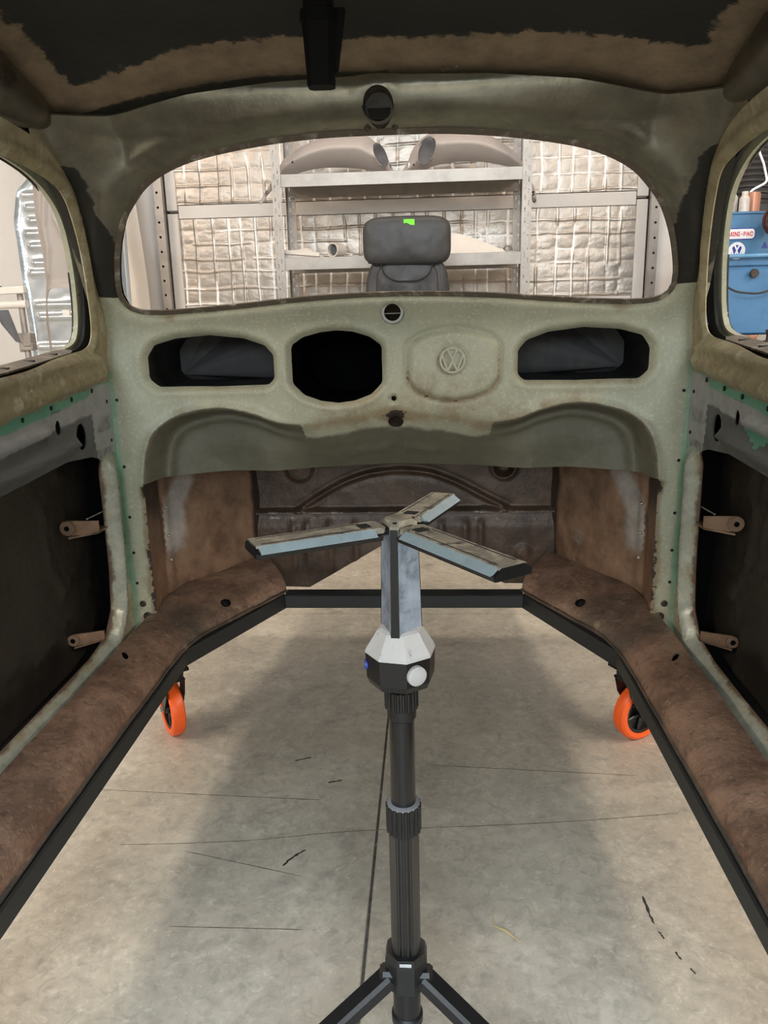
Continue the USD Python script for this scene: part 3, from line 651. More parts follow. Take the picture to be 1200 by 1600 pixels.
# doors
def XD(z): return .585-.09*np.clip((z-.84)/.4, 0, 3)**1.6
frame = chaikin([(1.559, .40), (1.558, .33), (1.548, .295), (1.50, .275), (.42, .275), (.36, .33), (.36, 1.0), (.42, 1.15), (.6, 1.212), (.9, 1.230), (1.11, 1.226), (1.215, 1.217), (1.289, 1.196), (1.368, 1.156), (1.462, 1.079), (1.527, 1.0), (1.562, .91), (1.563, .84), (1.561, .6)], 2).buffer(.003)
win = chaikin([(1.103, 1.186), (1.175, 1.183), (1.255, 1.175), (1.317, 1.163), (1.375, 1.118), (1.418, 1.073), (1.455, 1.02), (1.483, .96), (1.488, .928), (1.470, .908), (1.40, .903), (1.261, .891), (1.141, .880), (.6, .872), (.47, .9), (.45, 1.05), (.52, 1.15), (.7, 1.188)], 3)
low = rounded(Polygon([(1.482, .69), (1.44, .703), (1.336, .713), (1.217, .708), (1.1, .703), (.5, .69), (.42, .62), (.42, .36), (.5, .322), (1.2, .321), (1.337, .323), (1.42, .336), (1.462, .378), (1.474, .45), (1.480, .58)]), .015)
h1 = affinity.scale(Point(1.412, .747).buffer(.024), .9, 1.05); h2_ = affinity.scale(Point(1.320, .778).buffer(.0125), .9, 1.1)
win_out = chaikin([(.50, .90), (.48, 1.05), (.56, 1.16), (.75, 1.198), (1.1, 1.206), (1.215, 1.197), (1.30, 1.184), (1.38, 1.155), (1.43, 1.12), (1.480, 1.06), (1.512, .995), (1.522, .95), (1.515, .92), (1.47, .908), (1.335, .897), (1.2, .890), (.7, .88)], 2)
disc = affinity.scale(Point(1.424, .750).buffer(.046), .95, 1.15)
ygl, zgl = [.3, 1.1, 1.17, 1.35, 1.50, 1.60], [.80, .808, .814, .827, .838, .846]
def door(s):
    D = holder('door', CAR, label='left door, window glass removed' if s < 0 else 'right door, window glass removed')
    def zg(y): return np.interp(y, ygl, zgl)
    b1 = LineString([(1.27, .778), (.5, .752)]); b2 = LineString([(1.372, .739), (.5, .690)])
    def F(P):
        y, z = P[:, 0], P[:, 1]
        x = XD(z)
        dz = z-zg(y); fd = 1-sst(y, 1.49, 1.553)
        x = x-fd*(.016*sst(dz, 0, .010)*(1-sst(z, .885, .90))+.008*np.exp(-((dz-.022)/.012)**2))
        dw = dist(win, P)
        x = x-.006*np.exp(-((dw-.012)/.007)**2)+.003*np.exp(-dw/.004)
        x = x-.014*np.exp(-(dist(b1, P)/.008)**2)-.015*np.exp(-(dist(b2, P)/.009)**2)
        x = x+.003*inside(disc, P)*(1-np.exp(-(dist(disc.exterior, P)/.008)**2))
        for h in (h1, h2_): x = x+.0012*np.exp(-dist(h, P)/.003)
        dl = dist(low, P); lowz = (1-sst(z, .66, .70))
        x = x+lowz*(-.018*np.exp(-((dl-.024)/.012)**2)+.010*np.exp(-dl/.006)-.006*np.exp(-((dl-.050)/.006)**2))
        return np.c_[s*(x+.002*(fbm(np.c_[y*10, z*10, np.full(len(y), s+5.)], 3)-.5)), y, z]
    def wear(P, V):
        y, z = P[:, 0], P[:, 1]; dz = zg(y)-z; dl = dist(low, P)
        below = sst(dz, 0, .003)*(z > .69)
        lowz = 1-sst(z, .685, .71)
        teal_band = below*((dz < .030+.014*np.sin(y*37)+.03*(y < 1.3)*(s > 0)) | ((y > 1.535) & (z > .45)))*1.
        primer = below*(.9*np.exp(-((dz-.034)/.02)**2)+.55*(y > 1.46)+.2*((z < .74) & (z > .71)))
        teal_low = .7*((y > 1.535) & (z < .69) & (z > .4))
        silver = lowz*(.40+.45*np.exp(-((dl-.026)/.016)**2))
        rust = lowz*(.12+.55*np.exp(-dl/.008)+.12*np.exp(-((dl-.05)/.01)**2))*(1-.5*(y > 1.5))
        wr = np.c_[np.clip(below, 0, 1), np.maximum(teal_band, teal_low), primer]
        return wr, np.c_[silver, rust, 0*y]
    poly = frame.difference(shapely.union_all([win, low, h1, h2_]))
    m, uv = sheet(poly, F, .003, .0085, (-s, 0, 0))
    wr, w2 = wear(uv, m.vertices)
    obj('inner_panel', m, door_mat, D, True, wr, w2)
    def Fo(P):
        y, z = P[:, 0], P[:, 1]
        wr = .006*np.maximum(0, 1-np.abs(fbm(np.c_[y*7, z*7, np.full(len(y), s+9.)], 3)-.5)*30)*(z < .8)
        x = XD(z)+.055+.012*np.sin(np.clip((z-.3)/.55, 0, 1)*np.pi)
        return np.c_[s*(x-wr), y, z]
    outp = frame.buffer(-.004).difference(win_out)
    obj('outer_skin', sheet(outp, Fo, .003, .014, (-s, 0, 0))[0], tar_mat, D, True, label='inside of the outer skin, black sound-deadening tar')
    # the lit outer return around the window and the black glass channel between the skins
    rg = win_out.buffer(.030).difference(win_out)
    obj('window_return', sheet(rg, lambda P: np.c_[s*(XD(P[:, 1])+.046), P[:, 0], P[:, 1]], .010, .010, (-s, 0, 0))[0], LOOKS['sage_paint'], D, True, np.zeros((1, 3)).repeat(0, 0) if False else None)
    chn = win.union(win_out).buffer(.05).difference(win_out.buffer(.006))
    obj('glass_channel', sheet(chn, lambda P: np.c_[s*(XD(P[:, 1])+.034), P[:, 0], P[:, 1]], .006, .012, (-s, 0, 0))[0], black_gap, D, True)
    lg = Polygon([(.5, 0), (1.415, 0), (1.455, .4), (1.46, 1), (.5, 1)])
    obj('sill_ledge', sheet(lg, lambda P: np.c_[s*(.592+.036*P[:, 1]), P[:, 0], np.interp(P[:, 0], [.5, 1.13, 1.26, 1.40, 1.46], [.872, .882, .891, .902, .905])+.004*P[:, 1]], .003, .02, (0, 0, 1))[0], flange_mat, D, False, label='worn ledge of the window slot')
    # front edge of the door box
    e = [(1.549, .30), (1.552, .5), (1.552, .84)]
    obj('shut_face', hull([(s*x, y, z) for x in (.589, .70) for y in (1.534, 1.540) for z in (.27, .85)]), pitch_black, D, False)
    obj('door_bottom', span(min(s*.588, s*.642), max(s*.588, s*.642), .37, 1.545, .278, .284, .001), black_gap, D, False)
    # the rusty hinge brackets that show inside the lower opening
    for (yy, zz, k) in ((1.42, .570, 1.), (1.385, .350, .8)):
        ear = T(lathe([(0, -.002), (.014*k, -.002), (.015*k, 0), (.014*k, .002), (0, .002)], 20, 'y'), (s*.634, yy-.022, zz))
        br = cat([hull([(s*x, yy+dy+t, zz+dz*k) for x, dy, dz in ((.634, -.022, .015), (.634, -.022, -.015), (.590, .02, -.022), (.590, .02, .004)) for t in (0, .004)]), hull([(s*x, yy+dy, zz+dz*k) for x, dy in ((.634, -.022), (.590, .02), (.634, .05), (.590, .08)) for dz in (-.018, -.022)]), ear])
        obj('hinge_bracket', br, apron_mat, D, False)
        obj('bracket_hole', T(lathe([(0, -.0026), (.005, -.0026), (.005, .002), (0, .002)], 12, 'y'), (s*.634, yy-.022, zz)), pitch_black, D)
    obj('light_sliver', sweep([(s*.598, 1.41, .586), (s*.600, 1.535, .578)], .0014, 8), steel_edge, D)  # bright rod added in place of a thin sliver of light
    for i, y in enumerate((1.13, 1.215, 1.30, 1.385)):
        z = .878+.1*(y-1.13)*.35
        p = np.array([XD(z)-.0, y, z]); 
        obj('clip_slot', T(cbox(.018, .006, .002, .0004), (s*.612, y, float(np.interp(y, [.5, 1.13, 1.26, 1.40, 1.46], [.872, .882, .891, .902, .905]))+.0022)), black_gap, D, False)
    for y in (1.20, 1.30, 1.38, 1.47):
        zc = float(zg(y))-.008; p = F(np.array([[y, zc]]))[0]
        obj('clip_hole', T(lathe([(0, -.002), (.0045, -.002), (.0045, .001), (0, .001)], 10, 'x'), p), black_gap, D)
    for y, z in ((1.535, .80), (1.537, .72), (1.53, .62), (1.525, .50), (1.52, .40), (1.46, .315), (1.36, .298), (1.26, .297)):
        p = F(np.array([[y, z]]))[0]
        obj('clip_hole', T(lathe([(0, -.002), (.0035, -.002), (.0035, .001), (0, .001)], 10, 'x'), p), black_gap, D)
door(-1); door(1)
# behind the doors: pillar and quarter panel that the camera has at its back
for s in (-1, 1):
    q = Polygon([(.36, .28), (.36, 1.0), (.42, 1.15), (.55, 1.23), (-.6, 1.23), (-.6, .28)]).difference(rounded(Polygon([(.26, .9), (.26, 1.1), (.2, 1.17), (-.3, 1.17), (-.45, 1.05), (-.45, .9)]), .04))
    put_sheet('quarter_panel', q, lambda P, s=s: np.c_[s*(XD(P[:, 1])+.02), P[:, 0], P[:, 1]], .003, .04, (-s, 0, 0), exterior_mat, CAR)

# lamp clipped under the roof, hanging into the top of the view
HL = thing('hanging_work_lamp', 'black stick lamp with a side clip hanging from the dark roof', 'lamp', (-.066, 1.10, 1.252))
def taper(w0, d0, w1, d1, z0, z1, c=.18):
    P = []
    for w, d, z in ((w0, d0, z0), (w1, d1, z1)):
        for sx in (-1, 1):
            for sy in (-1, 1): P += [(sx*w/2, sy*d/2*(1-c*2), z), (sx*w/2*(1-c*2), sy*d/2, z)]
    return hull(P)
obj('lamp_body', taper(.034, .026, .042, .030, 0, .072), matt_black, HL, False)
obj('foot_cap', taper(.034, .027, .036, .028, -.004, .006), matt_black, HL, False)
obj('collar', taper(.047, .033, .044, .032, .070, .084), matt_black, HL, False)
obj('neck', taper(.037, .028, .037, .028, .083, .099), matt_black, HL, False)
obj('clip', hull([(.020, -.006, .085), (.034, -.006, .085), (.020, .006, .085), (.034, .006, .085), (.018, -.005, .012), (.022, -.005, .012), (.018, .005, .012), (.022, .005, .012)]), matt_black, HL, False)

# ================================================================== THE DOLLY
DL = thing('body_dolly', 'low black square-tube dolly on orange castors under the car shell', 'dolly')
ZT, ZB = .270, .234
zc, hz = (ZT+ZB)/2, ZT-ZB
obj('cross_rail', span(-.303, .303, 1.822, 1.866, ZB, ZT, .003), rail_black, DL, False)
for s in (-1, 1):
    obj('side_rail', span(min(s*.455, s*.505), max(s*.455, s*.505), -.6, 1.50, ZB, ZT, .003), rail_black, DL, False)
    obj('angled_rail', hull([(s*x, y, z) for x, y in ((.455, 1.495), (.505, 1.52), (.30, 1.824), (.325, 1.866)) for z in (ZB, ZT)]), rail_black, DL, False)
obj('cross_rail', span(-.455, .455, -.62, -.57, ZB, ZT, .003), rail_black, DL, False)
def caster(loc, rot, pin):
    """wheel plane along local y, hub facing local +x; loc is the point on the floor"""
    c = holder('castor', DL, loc, rot)
    R = .068
    obj('tyre', T(lathe([(.050, -.0150), (.060, -.0165), (.066, -.013), (R, -.005), (R, .005), (.066, .013), (.060, .0165), (.050, .0150), (.050, -.0150)], 48, 'x'), (0, 0, R)), orange_mat, c)
    hubm = [T(lathe([(.043, -.013), (.0505, -.013), (.0505, .013), (.043, .013), (.043, -.013)], 40, 'x'), (0, 0, R)), T(lathe([(0, -.015), (.012, -.015), (.014, -.010), (.014, .010), (.012, .015), (0, .015)], 24, 'x'), (0, 0, R)),
            T(lathe([(0, -.003), (.044, -.003), (.044, .003), (0, .003)], 32, 'x'), (0, 0, R))]
    hb = obj('hub', cat(hubm), black_plastic, c)
    for k in range(6):
        a = k*math.pi/3+.3
        obj('spoke', bar((0, .012*math.cos(a), R+.012*math.sin(a)), (0, .045*math.cos(a), R+.045*math.sin(a)), .022, .009, .002, upv=(1, 0, 0) if False else (0, -math.sin(a), math.cos(a))), black_gloss, c, False)
    for sx in (-1, 1):
        obj('fork_arm', hull([(sx*x, y, z) for x in (.019, .022) for y, z in ((-.010, R-.010), (.010, R-.010), (-.028, .158), (-.06, .158), (-.05, .12))]), black_gloss, c, False)
    obj('axle_nut', T(lathe([(0, -.028), (.007, -.028), (.0075, -.023), (.0075, .023), (.007, .028), (0, .028)], 6, 'x'), (0, 0, R)), steel_edge, c, False)
    obj('fork_crown', cbox(.046, .040, .008, .003, (0, -.044, .160)), black_gloss, c, False)
    obj('brake_pedal', hull([(x, y, z) for x in (-.012, .012) for y, z in ((-.02, .160), (-.02, .152), (.022, .146), (.024, .154))]), black_plastic, c, False)
    obj('swivel', T(lathe([(0, .162), (.022, .162), (.024, .172), (.02, .185), (0, .185)], 24), (0, -.044, 0)), black_gloss, c)
    a = math.radians(rot); dx, dy = pin[0]-loc[0], pin[1]-loc[1]
    l = (dx*math.cos(a)+dy*math.sin(a), -dx*math.sin(a)+dy*math.cos(a))
    obj('mounting_plate', hull([(x, -.044+y, z) for x in (-.03, .03) for y in (-.03, .03) for z in (.185, .191)]), black_gloss, c, False)
    obj('plate_post', hull([(x, -.044+y, .191) for x in (-.016, .016) for y in (-.016, .016)]+[(l[0]+x, l[1]+y, .2335) for x in (-.018, .018) for y in (-.018, .018)]), rail_black, c, False)
caster((-.545, 1.615, 0), 33, (-.480, 1.50)); caster((.545, 1.615, 0), -60, (.480, 1.50))

# ================================================================== THE TRIPOD WORK LIGHT
TL = thing('tripod_work_light', 'black tripod work light with three dusty folding lamp wings spread open', 'work light', (.038, .75, 0))
def octa(r, z, rot=math.pi/8, n=8, sq=1.): return [(r*math.cos(rot+k*2*math.pi/n), r*math.sin(rot+k*2*math.pi/n)*sq, z) for k in range(n)]
# centre tubes
obj('lower_tube', lathe([(0, .05), (.0165, .05), (.0165, .20), (0, .20)], 28), black_gloss, TL)
obj('tube_ring', lathe([(.0165, .128), (.019, .13), (.019, .140), (.0165, .142)], 28), black_plastic, TL)
obj('leg_hub', hull(octa(.0265, .188)+octa(.0265, .226)+octa(.024, .236)+octa(.022, .184)), black_plastic, TL, False)
grooves = shapely.union_all([Point(.0172*math.cos(a), .0172*math.sin(a)).buffer(.0028) for a in np.radians([-112, -90, -68])])
obj('middle_tube', T(prism(Point(0, 0).buffer(.0172, quad_segs=12).difference(grooves), .172), (0, 0, .232)), grey_tube, TL, 30)
obj('middle_tube_core', T(prism(Point(0, 0).buffer(.0148), .17), (0, 0, .233)), black_gloss, TL, 30)
tw = shapely.union_all([Point(0, 0).buffer(.0182)]+[affinity.translate(Point(0, 0).buffer(.0022), .0178*math.cos(a), .0178*math.sin(a)) for a in np.arange(0, 2*math.pi, math.pi/9)])
obj('lock_ring', T(prism(tw, .034), (0, 0, .398)), black_plastic, TL, 30)
obj('lock_ring_top', lathe([(.0135, .431), (.0185, .431), (.0185, .4335), (.0155, .4345), (.0135, .4345)], 28), tube_grey_light, TL)
obj('upper_tube', lathe([(0, .40), (.0138, .40), (.0138, .57), (0, .57)], 28), black_gloss, TL)
obj('upper_collar', T(prism(affinity.scale(tw, .92, .92), .022), (0, 0, .552)), black_plastic, TL, 30)
obj('upper_collar', lathe([(.0138, .538), (.0158, .540), (.0162, .553), (0, .553)], 28), black_plastic, TL)
obj('brand_plate', T(cbox(.014, .0012, .0045, .0004), (0, -.0240, .2315)), light_grey, TL, False)
for k, az in enumerate((92, 202, -22)):
    a = math.radians(az); d = np.array([math.cos(a), math.sin(a), 0])
    p, q = d*.018+[0, 0, .203], d*.29+[0, 0, .014]
    lg = holder('leg', TL)
    obj('leg_beam', bar(p, q, .026, .020, .004), black_plastic, lg, False)
    obj('leg_knuckle', T(cbox(.024, .022, .026, .004), d*.021+[0, 0, .200]), black_plastic, lg, False)
    obj('rubber_foot', T(lathe([(0, 0), (.013, 0), (.014, .004), (.012, .014), (0, .016)], 18), q+[0, 0, -.0098]), black_plastic, lg)
# lamp head
obj('lamp_head', hull(octa(.0335, .583, .2)+octa(.0365, .590, .2)+octa(.0375, .619, .2)), black_plastic, TL, False)
obj('head_rim', hull(octa(.0380, .6185, .2)+octa(.0375, .6215, .2)+octa(.0240, .643, .2)+octa(.02, .645, .2)), light_grey, TL, False)
kx = np.array([math.cos(math.radians(-62)), math.sin(math.radians(-62)), 0])
kn = lathe([(0, 0), (.0105, 0), (.0105, .005), (.007, .0065), (0, .0065)], 22); R = trimesh.geometry.align_vectors([0, 0, 1], kx); kn.apply_transform(R)
obj('power_knob', T(kn, kx*.0345+[0, 0, .604]), light_grey, TL)
bx = np.array([math.cos(math.radians(188)), math.sin(math.radians(188)), 0]); bt = lathe([(0, 0), (.0055, 0), (.0055, .004), (0, .004)], 18); bt.apply_transform(trimesh.geometry.align_vectors([0, 0, 1], bx))
obj('charge_port_cover', T(bt, bx*.0345+[0, 0, .604]), blue_plastic, TL)
# three-sided tower with black corner posts
AZ = [208, -55, 68]
cors = [(AZ[0]+AZ[1]+360)/2-360+180-180, (AZ[1]+AZ[2])/2, (AZ[2]+AZ[0])/2]
cors = [260, 20, 140]
tri_t = [(.0232*math.cos(math.radians(a+da)), .0232*math.sin(math.radians(a+da))) for a in cors for da in (-12, 12)]
obj('tower', hull([(x*k, y*k, z) for x, y in tri_t for k, z in ((1.0, .632), (.86, .752))]), worn_blue_black, TL, False)
for a in cors:
    pts = [(r*math.cos(math.radians(a+da)), r*math.sin(math.radians(a+da))) for r in (.0200, .0238) for da in (-11, 11)]
    obj('corner_post', hull([(x*k, y*k, z) for x, y in pts for k, z in ((1.0, .640), (.86, .755))]), black_plastic, TL, False)
obj('top_cap', hull([(x*.84, y*.84, z) for x, y in tri_t for z in (.752, .758)]+octa(.014, .763)), dust_mat, TL, False)
for a in cors: obj('cap_screw', T(lathe([(0, 0), (.0022, 0), (.0022, .0015), (0, .0015)], 10), (.015*math.cos(math.radians(a)), .015*math.sin(math.radians(a)), .7605)), black_gap, TL)
# wings
def wing(az, L, tilt, r0, w=.043):
    W = holder('lamp_wing', TL, (0, 0, .752), az)
    # local +x outward
    def tl(m): return T(T(m, (-r0, 0, 0), None), (r0, 0, 0)) if not tilt else T(T(T(m, (-r0, 0, 0)), (0, 0, 0), (0, 1, 0), -math.radians(tilt)), (r0, 0, 0))
    x0, x1 = r0, r0+L
    obj('heat_sink', tl(hull([(x, y, z) for x in (x0+.004, x1) for y, z in ((-w/2+.0075, .0072), (w/2-.0075, .0072), (-w/2+.005, .002), (w/2-.005, .002))]+[(x0, y, z) for y in (-.012, .012) for z in (.002, .007)])), dust_mat, W, False)
    for sy in (-1, 1):
        obj('frosted_bevel', tl(hull([(x, sy*y, z) for x in (x0+.012, x1-.003) for y, z in ((w/2-.0073, .0068), (w/2+.001, .0005), (w/2-.008, -.001))])), clear_blue, W, False)
    obj('lamp_housing', tl(hull([(x, y, z) for x in (x0+.006, x1) for y, z in ((-w/2, .001), (w/2, .001), (-w/2+.002, -.0045), (w/2-.002, -.0045))])), black_plastic, W, False)
    obj('end_cap', tl(hull([(x, y, z) for x in (x1-.002, x1+.0015) for y, z in ((-w/2+.009, .0068), (w/2-.009, .0068), (-w/2+.001, .001), (w/2-.001, .001), (-w/2+.002, -.004), (w/2-.002, -.004))])), black_plastic, W, False)
    obj('hinge', T(cbox(.018, .020, .008, .002), (r0-.004, 0, .001)), black_plastic, W, False)
    obj('hinge_recess', tl(T(cbox(.012, .014, .0012, .0004), (x0+.018, 0, .0072))), black_gap, W, False)
    for yy in (-.006, .006): obj('groove', tl(T(cbox(L*.80, .0012, .0008, .0002), (x0+L*.55, yy*1.7, .0072))), rubber, W, False)
wing(208, .132, 0, .020); wing(-54, .150, 0, .022); wing(70, .122, -1, .018)

# dry straw on the floor
ST = thing('dry_straw', 'short pale dry straw lying on the concrete right of the tripod', 'straw', (.19, 1.02, 0))
obj('stem', sweep([(-.022, .016, .002), (-.004, .006, .0022), (.018, -.016, .002)], [.0006, .0022, .0008], 6), straw_mat, ST)
obj('side_shoot', sweep([(-.020, .05, .0012), (-.022, .03, .0015), (-.018, .014, .002)], [.0004, .0007, .0009], 6), straw_mat, ST)

# ================================================================== BEHIND THE WINDSCREEN
SH = thing('shelving_unit', 'grey slotted-angle steel shelving standing in front of the foil-lined door', 'shelving', (0, 4.02, 0))
sx0, sx1 = -.609, .501
def slotted_post(x, y, s, t):
    slots = [sbox(.010, z, .016, z+.022) for z in np.arange(.02, 2.1, .05)]+[sbox(.026, z+.022, .032, z+.044) for z in np.arange(.02, 2.1, .05)]
    m = prism(sbox(0, 0, .042, 2.15).difference(shapely.union_all(slots)), .003)
    m.apply_transform(trimesh.transformations.rotation_matrix(math.pi/2, (1, 0, 0)))
    if s > 0: m.vertices[:, 0] *= -1; m.invert()
    m.apply_translation((x, y, 0))
    w = prism(sbox(0, 0, .042, 2.15).difference(shapely.union_all(slots)), .003)
    w.apply_transform(trimesh.transformations.rotation_matrix(math.pi/2, (1, 0, 0))); w.apply_transform(trimesh.transformations.rotation_matrix(t*math.pi/2, (0, 0, 1)))
    w.apply_translation((x-(0 if s < 0 else .0015), y, 0))
    obj('post', cat([m, w]), galv_mat, SH, False)
slotted_post(sx0-.046, -.2, -1, 1); slotted_post(sx1+.046, -.2, 1, 1)
slotted_post(sx0-.046, .2, -1, -1); slotted_post(sx1+.046, .2, 1, -1)
for z in (.25, .70, 1.215, 1.585, 2.05):
    obj('shelf', cat([span(sx0-.03, sx1+.03, -.19, .19, z, z+.004, .001), span(sx0-.04, sx1+.04, -.198, -.188, z-.052, z+.004, .001), span(sx0-.03, sx1+.03, .188, .194, z-.05, z+.004, .001)]), galv_mat, SH, False)

def fender(cx, label, pts, ec, ea, er, tail):
    """a front wing standing on its rim: headlamp bowl towards the middle, tail drooping past the post"""
    t = thing('front_fender', label, 'car fender', (cx, 4.0, 1.592))
    p = np.array(pts); k = p[:, 0]*tail < .275; p[k, 1] = np.maximum(p[k, 1], .003)
    poly = chaikin(p, 2)
    el = affinity.translate(affinity.rotate(affinity.scale(Point(0, 0).buffer(1), *ea), er), *ec)
    poly2 = poly.difference(el)
    poly2 = max(getattr(poly2, 'geoms', [poly2]), key=lambda g: g.area)
    def F(P):
        d = dist(poly.exterior, P); de = dist(el, P)
        b = .15*(1-np.exp(-d/.07))
        return np.c_[P[:, 0], -b-.012*np.exp(-(de/.012)**2)+.11*sst(P[:, 0]*tail, .22, .34), P[:, 1]]
    obj('fender_skin', sheet(poly2, F, .003, .010, (0, -1, 0))[0], primer_grey, t, True)
    obj('headlamp_bowl', sheet(el.buffer(.003), lambda P: np.c_[P[:, 0], -.04-.02*np.clip(dist(el.centroid, P)/.05, 0, 1)**2, P[:, 1]], .003, .01, (0, -1, 0))[0], primer_dark, t, True, label='dark headlamp bowl')
    sx = -tail
    obj('marker_hole', T(cbox(.007, .004, .024, .001), F(np.array([[sx*.282, .040]]))[0]), primer_dark if tail < 0 else white_sticker, t, False)
    obj('mounting_flange', T(cbox(.12, .03, .012, .003), (sx*.03, -.03, .009)), rubber, t, False)
fender(-.39, 'grey primed front car fender on the upper shelf, headlamp hole at its right end', [(-.392, -.091), (-.35, -.023), (-.284, .049), (-.219, .109), (-.118, .161), (-.007, .193), (.114, .195), (.174, .186), (.221, .149), (.268, .087), (.303, .013), (.312, .003), (.266, .003), (.169, .036), (.01, .052), (-.113, .044), (-.212, .014), (-.262, .003), (-.293, -.011), (-.339, -.041), (-.377, -.093)], (.238, .085), (.025, .056), 24, -1)
fender(.265, 'grey primed front car fender on the upper shelf, headlamp hole at its left end', [(-.334, .003), (-.291, .055), (-.266, .121), (-.217, .169), (-.157, .194), (-.002, .194), (.093, .174), (.188, .116), (.243, .071), (.298, .0), (.335, -.06), (.347, -.125), (.328, -.13), (.31, -.075), (.294, -.033), (.276, .003), (.118, .046), (-.014, .058), (-.146, .048), (-.231, .012)], (-.198, .098), (.038, .062), -24, 1)
RP = thing('body_bracket', 'pale folded sheet-metal part lying at the left end of the lower shelf', 'metal part', (-.54, 3.92, 1.2205))
obj('folded_plate', hull([(-.10, -.05, 0), (-.09, .05, 0), (.11, -.05, 0), (.12, .05, 0), (-.10, -.05, .025), (-.06, .05, .045), (.02, .0, .05), (.09, -.03, .012)]), cream_part, RP, False)
obj('raised_lip', bar((-.09, -.055, .03), (.09, -.055, .012), .01, .02, .003), cream_part, RP, False)
PT = thing('pipe_offcut', 'short grey pipe end lying beside the pale sheet-metal part on the lower shelf', 'pipe', (-.375, 3.92, 1.2205))
tb = lathe([(.028, -.035), (.034, -.035), (.034, .035), (.028, .035), (.028, -.035)], 28, 'y'); tb.apply_transform(trimesh.transformations.rotation_matrix(-.5, (0, 0, 1)))
obj('pipe_wall', T(tb, (0, 0, .0345)), cream_part, PT)
obj('pipe_bore', T(lathe([(0, .0), (.0278, .0), (.0278, .004), (0, .004)], 24, 'y'), (0, 0, .0345)), primer_dark, PT)
HD = thing('curved_body_panel', 'pale curved body panel lying on the lower shelf behind the chair, tapering to the right', 'body panel', (.24, 3.95, 1.221))
put_sheet('panel_skin', rounded(Polygon([(-.16, 0), (.22, .002), (.15, .03), (.06, .07), (-.02, .095), (-.16, .11)]), .004), lambda P: np.c_[P[:, 0], -.06*(1-(P[:, 1]/.12))*np.cos(P[:, 0]*3), P[:, 1]], .003, .012, (0, -1, 0), cream_part, HD)
obj('panel_flange', bar((-.15, -.02, .004), (.20, -.03, .004), .05, .006, .002), cream_part, HD, False)
SP = thing('small_casting', 'small grey casting at the right end of the lower shelf', 'metal part', (.455, 3.94, 1.2195))
obj('casting_base', cbox(.09, .06, .012, .004, (0, 0, .007)), galv_mat, SP, False)
obj('casting_boss', lathe([(0, .012), (.026, .012), (.02, .03), (.008, .036), (0, .036)], 20), galv_mat, SP)

# office chair
OC = thing('office_chair', 'black leather high-back office chair with a small green tag on its headrest', 'chair', (-.02, 3.5, 0))
def cushion(w, h, d, k=3.2, n=28, fold=0., seed=0):
    """a stuffed cushion, front facing -y, centred"""
    m = trimesh.creation.icosphere(5, 1.0); v = m.vertices
    sgn, a = np.sign(v), np.abs(v)
    s = 1/((a**k).sum(1)**(1/k)); v = v*s[:, None]
    v = v*[w/2, d/2, h/2]
    v[:, 1] += fold*(fbm(np.c_[v[:, 0]*14, v[:, 2]*9, np.full(len(v), seed)], 3)-.5)
    m.vertices = v; return m
obj('headrest', T(cushion(.375, .20, .13, 4.6, fold=.012), (0, -.03, 1.25)), leather, OC, True)
obj('backrest', T(cushion(.37, .66, .11, 5., fold=.03, seed=3), (0, .0, .86)), leather, OC, True)
obj('back_panel', T(cushion(.27, .30, .05, 4., fold=.02, seed=5), (0, -.045, 1.02)), leather, OC, True)
sm = curve([(-.11, -.078, 1.155), (-.09, -.080, 1.11), (-.03, -.082, 1.085), (.03, -.082, 1.085), (.09, -.080, 1.11), (.11, -.078, 1.155)], 40)
obj('back_seam', sweep(sm, .0028, 8), black_gap, OC)
for fx in (-.06, .05): obj('leather_fold', sweep(curve([(fx, -.074, 1.05), (fx*1.05, -.077, 1.0), (fx*1.3, -.072, .93)], 20), .006, 8), leather, OC)
obj('headrest_seam', T(cbox(.33, .006, .006, .002), (0, -.076, 1.163)), black_gap, OC, False)
obj('size_tag', T(cbox(.046, .004, .024, .001), (.012, -.092, 1.320)), green_tag, OC, False)
obj('seat', T(cushion(.5, .14, .5, 4.), (0, -.22, .50)), leather, OC, True)
obj('gas_column', lathe([(0, .1), (.03, .1), (.03, .44), (0, .44)], 18, 'z', (0, -.2, 0)), black_gloss, OC)
for k in range(5):
    a = k*2*math.pi/5+.3
    obj('star_foot', bar((0, -.2, .11), (.3*math.cos(a), -.2+.3*math.sin(a), .075), .04, .03, .006), black_plastic, OC, False)
    obj('castor', T(lathe([(0, -.02), (.025, -.02), (.028, 0), (.025, .02), (0, .02)], 16, 'x'), (.3*math.cos(a), -.2+.3*math.sin(a), .029)), black_plastic, OC)

# plastic sheet left of the door
PS = thing('plastic_sheet', 'milky plastic sheet hanging in loose folds at the left edge of the windscreen view', 'plastic sheet', (-1.60, 4.16, 0))
put_sheet('sheet_film', sbox(-.36, .05, .175, 2.3), lambda P: np.c_[P[:, 0]+.02*np.sin(P[:, 1]*3), .035*np.sin(P[:, 0]*26+1.8*np.sin(P[:, 1]*1.7)+P[:, 1]*.8)+.02*np.sin(P[:, 0]*61+P[:, 1]*2.5)+.05*(fbm(np.c_[P[:, 0]*5, P[:, 1]*2.4, 0*P[:, 0]], 3)-.5), P[:, 1]], .002, .012, (0, -1, 0), sheet_plastic, PS)
obj('hanging_batten', span(-.38, .19, -.02, .02, 2.29, 2.33, .003), stile_mat, PS, False)

